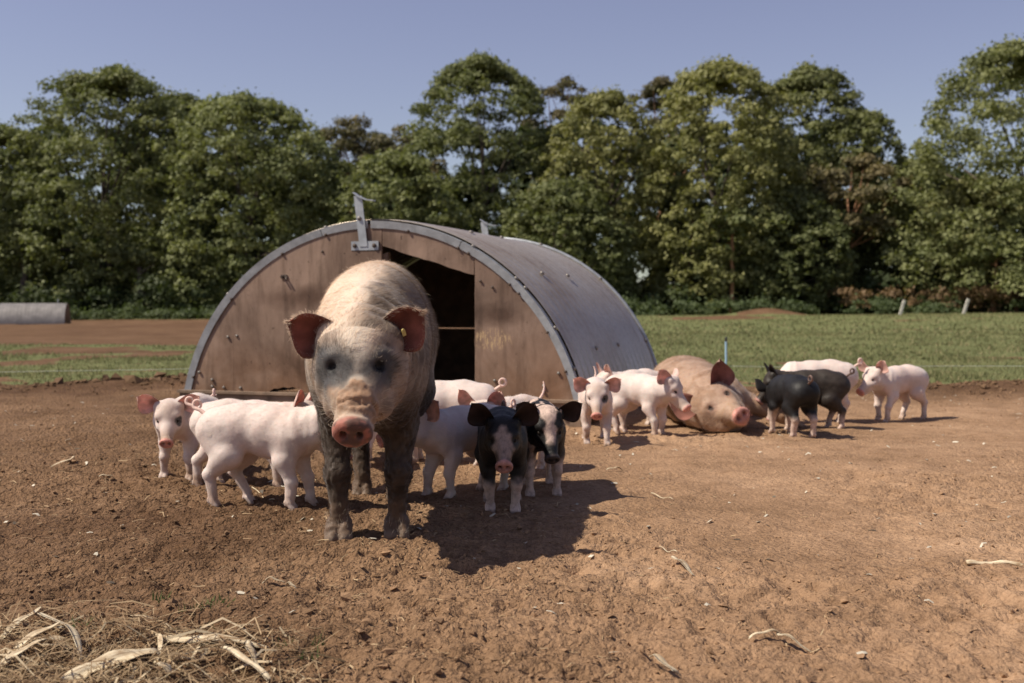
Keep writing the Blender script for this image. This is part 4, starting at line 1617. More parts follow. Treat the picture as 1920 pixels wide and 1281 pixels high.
def grow_hair(o, ctx, T, scale, count=20000, length=(0.02, 0.04), width=0.0006, seed=1, lift=0.35, where=None, tint=1.25, ear_n=0, ear_c=(0.5, 0.4, 0.3), hname='bristles', pale=None):
    rng = np.random.default_rng(seed)
    V, Q, N, C = ctx['V'], ctx['Q'], ctx['N'], ctx['C']
    A = np.linalg.norm(np.cross(V[Q[:, 2]] - V[Q[:, 0]], V[Q[:, 3]] - V[Q[:, 1]]), axis=1)
    pr = A / A.sum()
    qi = rng.choice(len(Q), count, p=pr)
    a, b = rng.random(count)[:, None], rng.random(count)[:, None]
    q = Q[qi]
    wts = [(1 - a) * (1 - b), a * (1 - b), a * b, (1 - a) * b]
    P = sum(w * V[q[:, i]] for i, w in enumerate(wts))
    n = sum(w * N[q[:, i]] for i, w in enumerate(wts))
    c = sum(w * C[q[:, i]] for i, w in enumerate(wts))
    n /= np.linalg.norm(n, axis=1)[:, None]
    keep = np.ones(count, bool)
    lenf = np.ones(count)
    hv = ((P - ctx['poll']) @ ctx['Mh']) / ctx['hl']
    if where is not None:
        lenf = where(P, hv, n, rng)
        keep = lenf > 0.08
    P, n, c, lenf, hv = P[keep], n[keep], c[keep], lenf[keep], hv[keep]
    if ear_n:
        for (EV, nu, nv) in ctx['ears']:
            E = EV[:nu * nv].reshape(nu, nv, 3)
            cen = E[nu // 2, nv // 2]
            rim = np.concatenate([E[2:, 0], E[-1, :], E[2:, -1][::-1], E[2:, 1], E[2:, -2], E[-2, :]])
            pk = rng.integers(0, len(rim), ear_n)
            pe = rim[pk] + rng.normal(size=(ear_n, 3)) * 0.003
            ne = pe - cen
            ne = ne / np.linalg.norm(ne, axis=1)[:, None]
            P = np.concatenate([P, pe])
            n = np.concatenate([n, ne])
            c = np.concatenate([c, np.tile(np.array(ear_c), (ear_n, 1))])
            lenf = np.concatenate([lenf, np.full(ear_n, 0.45)])
            hv = np.concatenate([hv, np.tile(np.array([-9.0, 0, 0]), (ear_n, 1))])
    m = len(P)
    flow = np.tile(np.array([-1.0, 0, -0.35]), (m, 1))
    flow[:, 1] += 0.5 * np.sign(P[:, 1]) * np.abs(n[:, 1])
    swirl = np.column_stack([vnoise(P, 7, seed), vnoise(P, 7, seed + 1), vnoise(P, 7, seed + 2)])
    flow = flow + 0.75 * swirl + 0.14 * rng.normal(size=(m, 3))
    hd = hv[:, 0] > 0.05
    if hd.any():
        flow[hd] = -ctx['Mh'][:, 0] * 1.0 + 0.6 * ctx['Mh'][:, 2] * 0 + 0.5 * swirl[hd] + 0.14 * rng.normal(size=(int(hd.sum()), 3))
    flow = flow - n * np.sum(flow * n, 1)[:, None]
    flow /= np.linalg.norm(flow, axis=1)[:, None] + 1e-9
    L = (length[0] + (length[1] - length[0]) * rng.random(m)) * lenf
    d0 = flow * (1 - lift) + n * (lift + 0.14 * rng.random(m)[:, None])
    d0 /= np.linalg.norm(d0, axis=1)[:, None]
    side = np.cross(d0, n + 0.6 * rng.normal(size=(m, 3)))
    side /= np.linalg.norm(side, axis=1)[:, None] + 1e-9
    p0 = P - n * 0.002
    p1 = P + d0 * (L * 0.5)[:, None]
    p2 = P + d0 * (L * 0.8)[:, None] + flow * (L * 0.25)[:, None] - np.array([0, 0, 1.0]) * (L * 0.08)[:, None]
    w = width
    HVt = np.stack([p0 - side * w, p0 + side * w, p1 - side * w * 0.8, p1 + side * w * 0.8, p2], 1).reshape(-1, 3)
    HVt = (HVt @ T[:3, :3].T + T[:3, 3]) * scale
    base = (np.arange(m) * 5)[:, None]
    F4 = base + np.array([[0, 1, 3, 2]])
    F3 = base + np.array([[2, 3, 4]])
    if pale is not None:
        c = np.tile(np.array(pale), (m, 1))
    hc = np.repeat(np.clip(c * tint * rng.uniform(0.88, 1.15, m)[:, None], 0.01, 0.92), 5, axis=0)
    link(hname, mesh_from(hname, HVt, [F4, F3], [hair_mat], False, hc), o, kind='stuff')


# ---- coats
PINK = np.array([0.640, 0.530, 0.478])


def coat_pink(seed=0, patch=None, dirty=0.5):
    dirty = min(1.0, dirty + 0.22)

    def fn(c):
        V, HV, N = c['V'], c['HV'], c['N']
        S = V + seed * 3.7
        n = fbm(S, 9, 4, seed)
        n2 = fbm(S, 34, 3, seed + 5)
        C = PINK * (1 + 0.12 * n[:, None]) + np.array([0.0, -0.03, -0.03]) * n2[:, None]
        # rosier where the hair is thin
        rose = sstep(0.0, 0.6, fbm(S, 5, 2, seed + 9))[:, None] * 0.30
        C = C * (1 - rose) + np.array([0.66, 0.47, 0.395]) * rose
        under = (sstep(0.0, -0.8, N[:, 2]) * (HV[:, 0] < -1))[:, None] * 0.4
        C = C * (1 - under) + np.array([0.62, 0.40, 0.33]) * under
        # dust and mud: legs, face, a streak along the back
        ht = c['B']['ht']
        mud = sstep(0.42 * ht, 0.02, V[:, 2] + 0.12 * ht * n) * (0.30 + 0.70 * sstep(-0.3, 0.4, n2 + n)) * (0.25 + 0.75 * dirty)
        face = sstep(0.45, 0.95, HV[:, 0]) * sstep(0.35, -0.1, HV[:, 2] * 0 + n * 0.4) * sstep(0.45, 0.2, np.abs(HV[:, 1])) * 0.8 * dirty
        face *= (np.abs(HV[:, 2] + 0.2) < 0.6)
        brow = np.exp(-((HV[:, 0] - 0.22) / 0.2) ** 2 - (HV[:, 1] / 0.25) ** 2 - ((HV[:, 2] - 0.08) / 0.15) ** 2) * 0.5
        back = sstep(0.4, 0.75, fbm(S * np.array([0.5, 1.3, 1.0]), 11, 3, seed + 3)) * sstep(0.8 * ht, 0.95 * ht, V[:, 2]) * 0.6
        dust = sstep(0.05, 0.55, fbm(S, 7, 4, seed + 21)) * 0.38 * (0.3 + 0.7 * dirty)
        w = np.clip(np.maximum.reduce([mud, face, brow * dirty, back * dirty, dust]), 0, 0.92)[:, None]
        C = C * (1 - w) + np.array([0.30, 0.185, 0.115]) * w
        # snout disc and lips
        sn = sstep(0.90, 0.96, HV[:, 0]) * (np.abs(HV[:, 1]) < 0.25) * (np.abs(HV[:, 2] + 0.26) < 0.22)
        C = C * (1 - sn[:, None]) + np.array([0.58, 0.25, 0.20]) * (1 + 0.5 * n2[:, None]) * sn[:, None]
        ey = np.exp(-(((HV[:, 0] - 0.43) / 0.07) ** 2 + ((HV[:, 2] + 0.105) / 0.045) ** 2)) * (np.abs(HV[:, 1]) > 0.12) * (np.abs(HV[:, 1]) < 0.4)
        C = C * (1 - 0.55 * ey[:, None]) + np.array([0.35, 0.16, 0.13]) * 0.55 * ey[:, None]
        if patch:
            for (px, py, pz, rr) in patch:
                d = np.sqrt((HV[:, 0] - px) ** 2 + (HV[:, 1] - py) ** 2 + (HV[:, 2] - pz) ** 2) + 0.06 * n2
                k = sstep(rr, rr * 0.75, d)[:, None]
                C = C * (1 - k) + np.array([0.055, 0.05, 0.05]) * k
        c['ear_in'] = np.array([0.80, 0.52, 0.44])
        c['ear_shade'] = 0.30
        c['ear_out'] = np.array([0.72, 0.52, 0.45])
        c['tail'] = np.array([0.68, 0.48, 0.41])
        crease = np.sin(V[:, 0] * 150 + 5 * n + V[:, 2] * 40) * np.exp(-((V[:, 0] - 0.155) / 0.05) ** 2) * 0.0012
        return C, (0.0014 * n2 + 0.004 * n + crease) * (V[:, 2] > 0.03)
    return fn


def coat_black(seed=0, blaze=0.0, belt=None, spots=0.0, socks=0.22, pinksnout=True, brown=0.0, face=None):
    def fn(c):
        V, HV, N = c['V'], c['HV'], c['N']
        S = V + seed * 5.1
        n = fbm(S, 9, 4, seed)
        n2 = fbm(S, 34, 3, seed + 5)
        ht = c['B']['ht']
        blk = np.array([0.011, 0.010, 0.010]) + brown * np.array([0.030, 0.020, 0.012])
        C = blk * (1 + 0.6 * n[:, None])
        pale = np.array([0.62, 0.46, 0.38])
        k = sstep(socks * ht + 0.03, socks * ht - 0.02, V[:, 2] + 0.03 * n + 0.02 * n2) * 0.9
        if spots:
            sp = fbm(S * np.array([1.0, 1.6, 0.7]), 17, 3, seed + 8)
            up = sstep(0.35 * ht, 0.6 * ht, V[:, 2]) * (HV[:, 0] < 0.1)
            k = np.maximum(k, sstep(0.16, 0.24, sp) * up * spots)
        if blaze:
            wd = 0.10 + 0.07 * n2 + 0.10 * sstep(0.4, 0.0, HV[:, 0]) * blaze
            bl = sstep(wd + 0.03, wd - 0.03, np.abs(HV[:, 1])) * (HV[:, 2] > -0.12) * (HV[:, 0] > -0.35) * sstep(0.78, 0.6, HV[:, 0])
            k = np.maximum(k, bl * blaze)
        if face is not None:
            fc = np.exp(-(((HV[:, 0] - 0.60) / 0.38) ** 2 + (HV[:, 1] / 0.20) ** 2)) * (HV[:, 2] > -0.22)
            k = np.maximum(k, sstep(0.35, 0.7, fc + 0.35 * n2) * face * (HV[:, 0] > 0.0))
        C = C * (1 - k[:, None]) + pale * (1 + 0.15 * n2[:, None]) * k[:, None]
        if face is not None:
            md = np.exp(-(((HV[:, 0] - 0.80) / 0.20) ** 2 + (HV[:, 1] / 0.22) ** 2)) * (HV[:, 0] > 0.5) * (np.abs(HV[:, 2] + 0.26) < 0.3)
            md = np.clip(md * (0.6 + 0.6 * n), 0, 0.85)[:, None]
            C = C * (1 - md) + np.array([0.30, 0.18, 0.12]) * md
        for s in (-1, 1):
            d = np.sqrt((HV[:, 0] - 0.40) ** 2 + (HV[:, 1] - s * 0.23) ** 2 + (HV[:, 2] + 0.10) ** 2)
            e = sstep(0.17, 0.11, d + 0.04 * n2)[:, None]
            C = C * (1 - e) + blk * e
        sn = sstep(0.90, 0.96, HV[:, 0]) * (np.abs(HV[:, 1]) < 0.25) * (np.abs(HV[:, 2] + 0.26) < 0.22)
        sc = np.array([0.50, 0.25, 0.21]) if pinksnout else np.array([0.06, 0.045, 0.042])
        C = C * (1 - sn[:, None]) + sc * (1 + 0.5 * n2[:, None]) * sn[:, None]
        dust = sstep(0.25, 0.7, fbm(S, 6, 3, seed + 2))[:, None] * 0.2
        C = C * (1 - dust) + np.array([0.09, 0.062, 0.042]) * dust
        c['ear_in'] = np.array([0.060, 0.036, 0.030])
        c['ear_out'] = np.array([0.026, 0.022, 0.020])
        c['tail'] = np.array([0.16, 0.10, 0.08])
        crease = np.sin(V[:, 0] * 150 + 5 * n + V[:, 2] * 40) * np.exp(-((V[:, 0] - 0.155) / 0.05) ** 2) * 0.0012
        return C, (0.0014 * n2 + 0.004 * n + crease) * (V[:, 2] > 0.03)
    return fn


def coat_sow(c):
    V, HV, N = c['V'], c['HV'], c['N']
    n = fbm(V, 5, 4, 91)
    n2 = fbm(V, 26, 3, 92)
    n3 = fbm(V, 70, 3, 93)
    onhead = HV[:, 0] > 0.02
    C = np.array([0.60, 0.475, 0.365]) * (1 + 0.14 * n[:, None] + 0.10 * n2[:, None])
    tan = sstep(0.05, 0.5, fbm(V, 8, 3, 96))[:, None] * 0.45
    C = C * (1 - tan) + np.array([0.44, 0.30, 0.20]) * tan
    # dried mud on the flanks, belly and legs, with shade painted into it on her left side
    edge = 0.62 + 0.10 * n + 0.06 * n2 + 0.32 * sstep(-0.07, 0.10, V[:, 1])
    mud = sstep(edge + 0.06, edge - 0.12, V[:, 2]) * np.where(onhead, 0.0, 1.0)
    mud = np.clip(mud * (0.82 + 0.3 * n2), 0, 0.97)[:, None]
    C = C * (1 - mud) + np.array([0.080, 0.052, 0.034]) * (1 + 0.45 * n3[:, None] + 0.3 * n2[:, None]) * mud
    leg = (sstep(0.50, 0.40, V[:, 2] + 0.03 * n2) * ~onhead)[:, None]
    C = C * (1 - leg) + np.array([0.047, 0.029, 0.018]) * (1 + 0.4 * n3[:, None]) * leg
    low = (sstep(0.16, 0.06, V[:, 2] + 0.04 * n2) * ~onhead)[:, None] * 0.85
    C = C * (1 - low) + np.array([0.130, 0.080, 0.050]) * (1 + 0.3 * n3[:, None]) * low
    # face
    fx, fy, fz = HV[:, 0], HV[:, 1], HV[:, 2]
    face = sstep(0.02, 0.2, fx)[:, None]
    C = C * (1 - face) + np.array([0.55, 0.425, 0.325]) * (1 + 0.16 * n2[:, None]) * face
    side = (sstep(0.10, 0.24, np.abs(fy) + 0.06 * n2 + 0.03 * n) * face[:, 0])[:, None] * 0.85
    C = C * (1 - side) + np.array([0.235, 0.175, 0.135]) * (1 + 0.35 * n2[:, None]) * side
    blz = (sstep(0.15, 0.07, np.abs(fy) + 0.05 * n2) * sstep(0.66, 0.56, fx) * face[:, 0])[:, None]
    C = C * (1 - blz) + np.array([0.66, 0.555, 0.445]) * (1 + 0.1 * n2[:, None]) * blz
    jaw = (sstep(-0.22, -0.36, fz + 0.05 * n2) * face[:, 0])[:, None] * 0.7
    C = C * (1 - jaw) + np.array([0.25, 0.165, 0.11]) * jaw
    for s, rr, dk in ((1, 0.23, 0.93), (-1, 0.30, 0.95)):  # eye pigment; the larger patch on her right also paints the ear's shadow
        d = np.sqrt(((fx - 0.45) / 1.25) ** 2 + (fy - s * 0.190) ** 2 + (fz + 0.05) ** 2) + 0.06 * n2
        k = sstep(rr, rr * 0.45, d)[:, None] * dk
        C = C * (1 - k) + np.array([0.040, 0.038, 0.040]) * k
        ep = c['eyepos'][s]
        de = np.sqrt(((fx - ep[0]) / 1.5) ** 2 + (fy - ep[1]) ** 2 + (fz - ep[2]) ** 2) + 0.012 * n2
        k = sstep(0.072, 0.050, de)[:, None]
        C = C * (1 - k) + np.array([0.014, 0.012, 0.012]) * k
    cheek = (sstep(0.10, 0.22, fy + 0.05 * n2) * sstep(0.45, 0.62, fx) * sstep(1.0, 0.85, fx))[:, None] * 0.75
    C = C * (1 - cheek) + np.array([0.185, 0.145, 0.12]) * (1 + 0.4 * n2[:, None]) * cheek
    # caked soil over the bridge of the snout
    brown = (sstep(0.50, 0.72, fx + 0.12 * n2) * (0.55 + 0.45 * sstep(-0.2, 0.4, n + n2)))[:, None] * 0.72
    C = C * (1 - brown) + np.array([0.345, 0.225, 0.145]) * brown
    br = np.exp(-((fx - 0.74) / 0.17) ** 2 - ((fy - 0.03) / 0.17) ** 2) * (fz > -0.30)
    cake = sstep(0.30, 0.62, br + 0.30 * n2 + 0.12 * n3)
    C = C * (1 - cake[:, None]) + np.array([0.270, 0.160, 0.095]) * (1 + 0.5 * n3[:, None]) * cake[:, None]
    sn = sstep(0.905, 0.955, fx) * (np.abs(fy) < 0.25) * (np.abs(fz + 0.26) < 0.22)
    dirt = sstep(-0.28, 0.25, n2 + 0.9 * n3)[:, None]
    rimr = np.sqrt((fy / 0.16) ** 2 + ((fz + 0.262) / 0.14) ** 2)
    dirt = np.clip(dirt * 1.0 + 0.35 * sstep(0.9, 0.5, rimr)[:, None], 0, 1)
    sc = np.array([0.34, 0.120, 0.085]) * (1 - 0.9 * dirt) + np.array([0.085, 0.045, 0.033]) * 0.9 * dirt
    C = C * (1 - sn[:, None]) + sc * sn[:, None]
    c['ear_shade'] = 1.0
    c['ear_in'] = np.array([0.30, 0.11, 0.08])
    c['ear_out'] = np.array([0.42, 0.28, 0.21])
    c['tail'] = np.array([0.42, 0.30, 0.23])
    crust = np.clip(cake, 0, 1) * (0.004 + 0.004 * (1 - np.abs(vnoise(V, 85, 95))) + 0.005 * n3 + 0.003 * n2)
    rough = leg[:, 0] * (0.003 * n3 + 0.001 * vnoise(V, 45, 97) + 0.003 * vnoise(V * np.array([1, 1, 0.5]), 120, 98))
    wr = 0.0035 * np.sin(V[:, 0] * 85 + 7 * n + V[:, 2] * 15) * sstep(0.42, 0.5, V[:, 0]) * ~onhead * sstep(0.45, 0.55, V[:, 2])
    fwr = 0.0042 * np.sin(fx * 62 + 4 * n2 + 6 * np.abs(fy)) * np.exp(-((fx - 0.80) / 0.10) ** 2) * (fx > 0.3)
    fwr = fwr + 0.0035 * np.sin(fx * 34 + 9 * np.abs(fy) + 5 * n) * np.exp(-((fx - 0.40) / 0.18) ** 2) * sstep(0.13, 0.22, np.abs(fy)) * (fx > 0.05)
    return C, crust + rough + wr + fwr + 0.0016 * n2 + 0.006 * n * ~onhead + 0.003 * sn * n2


def coat_lying(c):
    V, HV = c['V'], c['HV']
    n = fbm(V, 5, 4, 191)
    n2 = fbm(V, 24, 3, 192)
    C = np.array([0.49, 0.335, 0.245]) * (1 + 0.18 * n[:, None])
    k = np.maximum(sstep(-0.25, 0.2, n + 0.5 * n2) * 0.9, 0.45)[:, None]
    C = C * (1 - k) + np.array([0.235, 0.140, 0.084]) * (1 + 0.45 * n2[:, None]) * k
    onh = HV[:, 0] > 0.05
    low = (sstep(0.42, 0.30, V[:, 2]) * ~onh)[:, None] * 0.75
    C = C * (1 - low) + np.array([0.34, 0.21, 0.13]) * low
    mz = (sstep(0.35, 0.7, HV[:, 0]) * sstep(-0.3, 0.3, n2 + n))[:, None] * 0.6
    C = C * (1 - mz) + np.array([0.36, 0.235, 0.145]) * mz
    fx, fy, fz = HV[:, 0], HV[:, 1], HV[:, 2]
    for s in (-1, 1):
        ep = c['eyepos'][s]
        d = np.sqrt(((fx - ep[0]) / 1.7) ** 2 + (fy - ep[1]) ** 2 + (fz - ep[2]) ** 2)
        e = sstep(0.14, 0.04, d + 0.04 * n2)[:, None] * 0.6
        C = C * (1 - e) + np.array([0.20, 0.10, 0.07]) * e
        e = sstep(0.055, 0.040, d)[:, None] * 0.95
        C = C * (1 - e) + np.array([0.03, 0.018, 0.014]) * e
    sn = sstep(0.905, 0.955, fx) * (np.abs(fy) < 0.25) * (np.abs(fz + 0.26) < 0.22)
    C = C * (1 - sn[:, None]) + np.array([0.52, 0.25, 0.20]) * (1 + 0.6 * n2[:, None]) * sn[:, None]
    c['ear_in'] = np.array([0.36, 0.16, 0.12])
    c['ear_out'] = np.array([0.56, 0.38, 0.30])
    c['tail'] = np.array([0.5, 0.35, 0.27])
    return C, 0.002 * n2 + 0.008 * n + 0.004 * np.sin(V[:, 0] * 60 + 6 * n) * (V[:, 0] > 0.3) * ~onh
# ------------------------------------------------------------------ the herd
def sow_hair(P, hv, n, rng):
    top = sstep(0.45, 0.75, P[:, 2])
    L = 0.35 + 0.85 * top
    head = hv[:, 0] > 0.05
    hl = np.where(hv[:, 0] < 0.40, 1.0, np.where(hv[:, 0] < 0.62, 0.45, 0.22))
    hl = np.where(hv[:, 0] > 0.90, 0.0, hl)
    L = np.where(head, hl, L)
    L = np.where((P[:, 2] < 0.40) & ~head, 0.18, L)
    return L * rng.uniform(0.6, 1.15, len(P))


def sow_whiskers(P, hv, n, rng):
    muz = (hv[:, 0] > 0.50) & (hv[:, 0] < 0.93) & (hv[:, 2] < -0.15)
    lash = np.zeros(len(P), bool)
    for s in (-1, 1):
        lash |= (np.abs(hv[:, 0] - 0.375) < 0.035) & (np.abs(hv[:, 1] - s * 0.20) < 0.07) & (hv[:, 2] > -0.12)
    nape = (P[:, 2] > 0.62) & (hv[:, 0] < 0.1) & (rng.random(len(P)) < 0.05)
    return np.where(lash, 0.45, np.where(muz, 0.8, np.where(nape, 0.9, 0.0))) * rng.uniform(0.5, 1.1, len(P))


SOWX, SOWY = -0.484, 4.035
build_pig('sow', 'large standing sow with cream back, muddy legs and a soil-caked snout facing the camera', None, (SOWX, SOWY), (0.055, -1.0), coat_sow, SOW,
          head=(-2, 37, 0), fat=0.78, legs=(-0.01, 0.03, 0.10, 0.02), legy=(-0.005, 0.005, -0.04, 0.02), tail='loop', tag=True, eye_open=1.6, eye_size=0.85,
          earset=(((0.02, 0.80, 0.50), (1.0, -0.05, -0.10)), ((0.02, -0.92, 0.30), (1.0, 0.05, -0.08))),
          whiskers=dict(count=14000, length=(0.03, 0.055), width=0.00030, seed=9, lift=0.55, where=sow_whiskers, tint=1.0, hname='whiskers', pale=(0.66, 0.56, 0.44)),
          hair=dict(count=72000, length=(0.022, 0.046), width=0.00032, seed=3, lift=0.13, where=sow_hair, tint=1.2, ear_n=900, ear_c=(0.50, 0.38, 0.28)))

# lying sow: rolled on her side, head to the camera, legs to the right
ly = dict(roll=64, z=0.20, pivot=0.60, legs=[
    [(0.36, 0.10, 0.50), (0.40, 0.10, 0.32), (0.44, 0.12, 0.16), (0.40, 0.10, 0.03)],
    [(0.38, -0.12, 0.50), (0.42, -0.17, 0.34), (0.38, -0.22, 0.10), (0.30, -0.25, -0.06)],
    [(-0.38, 0.12, 0.58), (-0.26, 0.13, 0.42), (-0.36, 0.12, 0.22), (-0.30, 0.10, 0.06)],
    [(-0.38, -0.12, 0.58), (-0.26, -0.14, 0.42), (-0.34, -0.18, 0.22), (-0.28, -0.20, 0.06)]],
    fw=[(1, 0, 0)] * 4)
build_pig('sow', 'large sow lying on her side in the soil with one ear pricked up', None, (1.22, 7.42), (-0.02, -1.0), coat_lying, SOW,
          scale=1.0, head=(7, 15, -26), nshift=(-0.02, 0.02, -0.02), fat=0.86, eye_size=0.5, eye_open=1.0, ear_scale=1.3, tail=None, lie=ly, mat=skin_mat, sink=0.03, res=1.6,
          earset=(((-0.10, 0.05, 1.0), (0.85, 0.5, 0.0)), ((-0.1, -0.95, 0.05), (0.8, 0.1, 0.5))),
          hair=dict(count=16000, length=(0.018, 0.034), width=0.0005, seed=5, lift=0.22, tint=1.3))

FUZZ = dict(count=4200, length=(0.010, 0.018), width=0.00026, lift=0.20, tint=1.0)
LG = 'young piglets around the two sows'


def piglet(label, xy, facing, coat, **kw):
    kw.setdefault('fat', 0.93)
    f = kw.pop('fuzz', True)
    if xy[1] > 5.2:
        kw['res'] = 1.22
        f = False
    if f:
        kw['hair'] = dict(FUZZ, pale=(0.72, 0.62, 0.53) if kw.get('mat') is None else (0.05, 0.045, 0.04), seed=int(abs(xy[0] * 97) + 3))
    return build_pig('piglet', label, LG, xy, facing, coat, **kw)


piglet('leftmost pink piglet, facing the camera with ears out and one eye ringed dark', (-1.40, 4.92), (-0.16, -1.0), coat_pink(1, dirty=0.8, patch=[(0.43, 0.24, -0.12, 0.13)]),
       head=(18, 40, 0), legs=(0.02, -0.01, 0.0, 0.03), legy=(0.014, -0.014, 0, 0), ears='side', fat=0.92, scale=0.98)
piglet('nearest clean pink piglet, side on, its head hidden behind the standing sow', (-0.915, 4.16), (1.0, -0.22), coat_pink(2, dirty=0.35),
       head=(14, 50, 0), legs=(0.035, 0.005, 0.075, -0.005), tail='curl', scale=1.06)
piglet('pink piglet standing directly behind the nearest clean one, only back and ear showing', (-1.075, 4.62), (1.0, -0.10), coat_pink(3, dirty=0.7),
       head=(0, 12, 0), legs=(0.0, 0.02, 0.01, -0.04), tail='curl', ears='up', scale=1.0)
piglet('pink piglet behind the standing sow with only its trotters in view', (-0.72, 5.30), (-0.1, 1.0), coat_pink(4), head=(0, 45, 0), tail='curl', fuzz=False, scale=0.9)
piglet('pink piglet in the sow\'s shadow, head turned in behind her front leg', (-0.185, 4.50), (-0.74, -0.67), coat_pink(5, dirty=0.35),
       head=(-16, 16, 0), legs=(0.0, 0.03, 0.0, 0.02), ears='back', tail='curl', scale=1.0)
piglet('large pink piglet behind with the shadow of the sow\'s tail on its back', (-0.32, 5.35), (-1.0, 0.12), coat_pink(6, dirty=0.35), head=(10, 35, 0), tail='curl', scale=1.12)
piglet('pink piglet behind the black one, its brownish ear and upright tail showing', (0.0, 5.08), (-0.62, -0.80), coat_pink(7, dirty=0.7), head=(10, 36, 0), tail='up', ears='up', scale=0.97)
piglet('black piglet with a pale speckled face and white lower legs, facing the camera', (-0.035, 4.20), (0.02, -1.0),
       coat_black(8, face=0.55, socks=0.30), mat=black_mat, head=(0, 33, 0), legs=(0.01, -0.02, 0.05, 0.02), legy=(-0.01, 0.008, 0, 0), ears='up', tail='curl', scale=1.02, fat=1.0)
piglet('black and cream spotted piglet with a cream blaze and a drooping head', (0.115, 4.58), (0.06, -1.0),
       coat_black(9, blaze=1.0, spots=0.95, socks=0.42, pinksnout=False), mat=black_mat, head=(8, 48, 0), legs=(0.0, 0.03, 0.0, 0.02), ears='side', tail=None, scale=1.02)
piglet('pink piglet facing the camera by the hut corner, one eye ringed with black', (0.455, 6.18), (-0.02, -1.0), coat_pink(10, [(0.43, 0.24, -0.12, 0.15)], dirty=0.95),
       head=(-4, 42, 0), legs=(0.05, -0.02, 0.0, 0.03), ears='side', tail='up', scale=0.98)
piglet('pink piglet half hidden at the hut wall with one ear pricked', (0.765, 7.02), (-0.80, -0.55), coat_pink(11, dirty=0.55), head=(-20, 28, 0), legs=(0.03, 0, 0, 0), ears='up', tail='straight', scale=1.0)
piglet('pink piglet sniffing at the face of the lying sow', (0.735, 6.55), (0.70, -0.66), coat_pink(12, dirty=0.5), head=(10, 44, 0), legs=(0.0, 0.03, 0.0, 0.03), ears='back', tail='straight', scale=1.0)
piglet('black piglet side on with a curled tail, muzzle against the lying sow', (1.82, 6.94), (-1.0, 0.02), coat_black(13, socks=0.24, brown=0.6), mat=black_mat,
       head=(0, 48, 0), legs=(0.02, -0.01, -0.02, 0.03), ears='up', tail='curl', scale=1.02)
piglet('black piglet seen from behind with pale hind legs, nosing at the lying sow', (1.60, 6.50), (-0.20, 0.98), coat_black(14, socks=0.34), mat=black_mat,
       nshift=(0, 0, -0.07), head=(16, 68, 0), legs=(0.02, 0.0, 0.02, -0.01), ears='up', tail='curl', scale=1.0)
piglet('pink piglet standing behind the black side-on piglet, only its back showing', (1.97, 7.36), (-1.0, -0.02), coat_pink(15, dirty=0.25), head=(0, 70, 0), nshift=(0, 0, -0.08), tail='curl', legs=(0.01, 0.02, 0.03, 0), scale=1.14)
piglet('rightmost pink piglet standing side on with its flank in shade', (2.55, 7.50), (-0.86, -0.50), coat_pink(16, dirty=0.5), head=(0, 32, 0), legs=(0.04, 0.0, -0.03, 0.05), tail='straight', ears='up', scale=1.02)
# ------------------------------------------------------------------ fences, straw and stalks
blue_mat = plain('pale_blue_plastic', (0.33, 0.50, 0.66), 0.5, 0, 0.1, 10, 0)
black_plastic = plain('black_plastic', (0.02, 0.02, 0.022), 0.5, 0, 0.1, 10, 0)
white_wood = plain('weathered_white_post', (0.55, 0.52, 0.45), 0.8, 0, 0.2, 8, 0.3)
string_mat = plain('fence_string', (0.42, 0.44, 0.36), 0.7, 0, 0.1, 20, 0)


def gpt(px, py, h=0.0):
    """the ground point that the photograph shows there (flat ground at height h)"""
    d = (CAM_H - h) * FPX / (py - 572.0)
    return (px - 960.0) / FPX * d, d


def fence_post(x, y, H, label):
    root = bpy.data.objects.new('fence_stake', None)
    COL.objects.link(root)
    root.location = (x, y, gz(x, y))
    root['label'] = label
    root['category'] = 'fence post'
    mb = MB()
    mb.tube([(0, 0, -0.05), (0.004, 0, H * 0.5), (0.002, 0, H * 0.93)], 0.011, 8)
    mb.box((-0.006, -0.05, 0.05), (0.006, 0.0, 0.062))
    mb.build('shaft', blue_mat, root)
    mb = MB()
    mb.tube([(0.002, 0, H * 0.93), (0.002, 0, H * 1.02), (0.002, 0, H * 1.05)], [0.013, 0.012, 0.004], 8)
    mb.build('cap', black_plastic, root)


fence_post(tx(1361, 11.6), 11.6, 0.40, 'pale blue plastic fence stake with a black tip behind the lying sow')


def fence_string(label, pts):
    mb = MB()
    P = []
    for (x, y, z) in pts:
        P.append((x, y, gz(x, y) + z))
    P = np.array(P)
    out = []
    for a, b in zip(P[:-1], P[1:]):
        for t in np.linspace(0, 1, 12, endpoint=False):
            q = a + (b - a) * t
            q[2] -= 0.05 * t * (1 - t)
            out.append(q)
    out.append(P[-1])
    mb.tube(np.array(out), 0.0028, 5)
    mb.build('fence_string', string_mat, None, True, label=label, category='fence string')


fence_string('pale electric fence string along the grass left of the hut', [(-7.5, 11.6, 0.06), (-4.6, 11.5, 0.09), (-1.9, 11.9, 0.14)])
fence_string('pale electric fence string along the grass on the right', [(tx(1361, 11.6), 11.6, 0.12), (4.4, 11.7, 0.13), (7.2, 11.5, 0.16)])


def white_stake(px, y, lean, label):
    x = tx(px, y)
    root_z = gz(x, y)
    mb = MB()
    M = np.eye(4)
    M[:3, :3] = np.array(Matrix.Rotation(math.radians(lean), 3, 'Y'))
    mb.box((-0.06, -0.05, -0.1), (0.06, 0.05, 0.80), M)
    mb.box((-0.075, -0.06, 0.62), (0.075, 0.06, 0.67), M)
    mb.build('leaning_stake', white_wood, None, label=label, category='fence post', loc=(x, y, root_z), group='pale stakes at the far edge of the field')


white_stake(1687, 58, 16, 'left one of the two pale leaning stakes at the far field edge')
white_stake(1806, 58, 18, 'right one of the two pale leaning stakes at the far field edge')

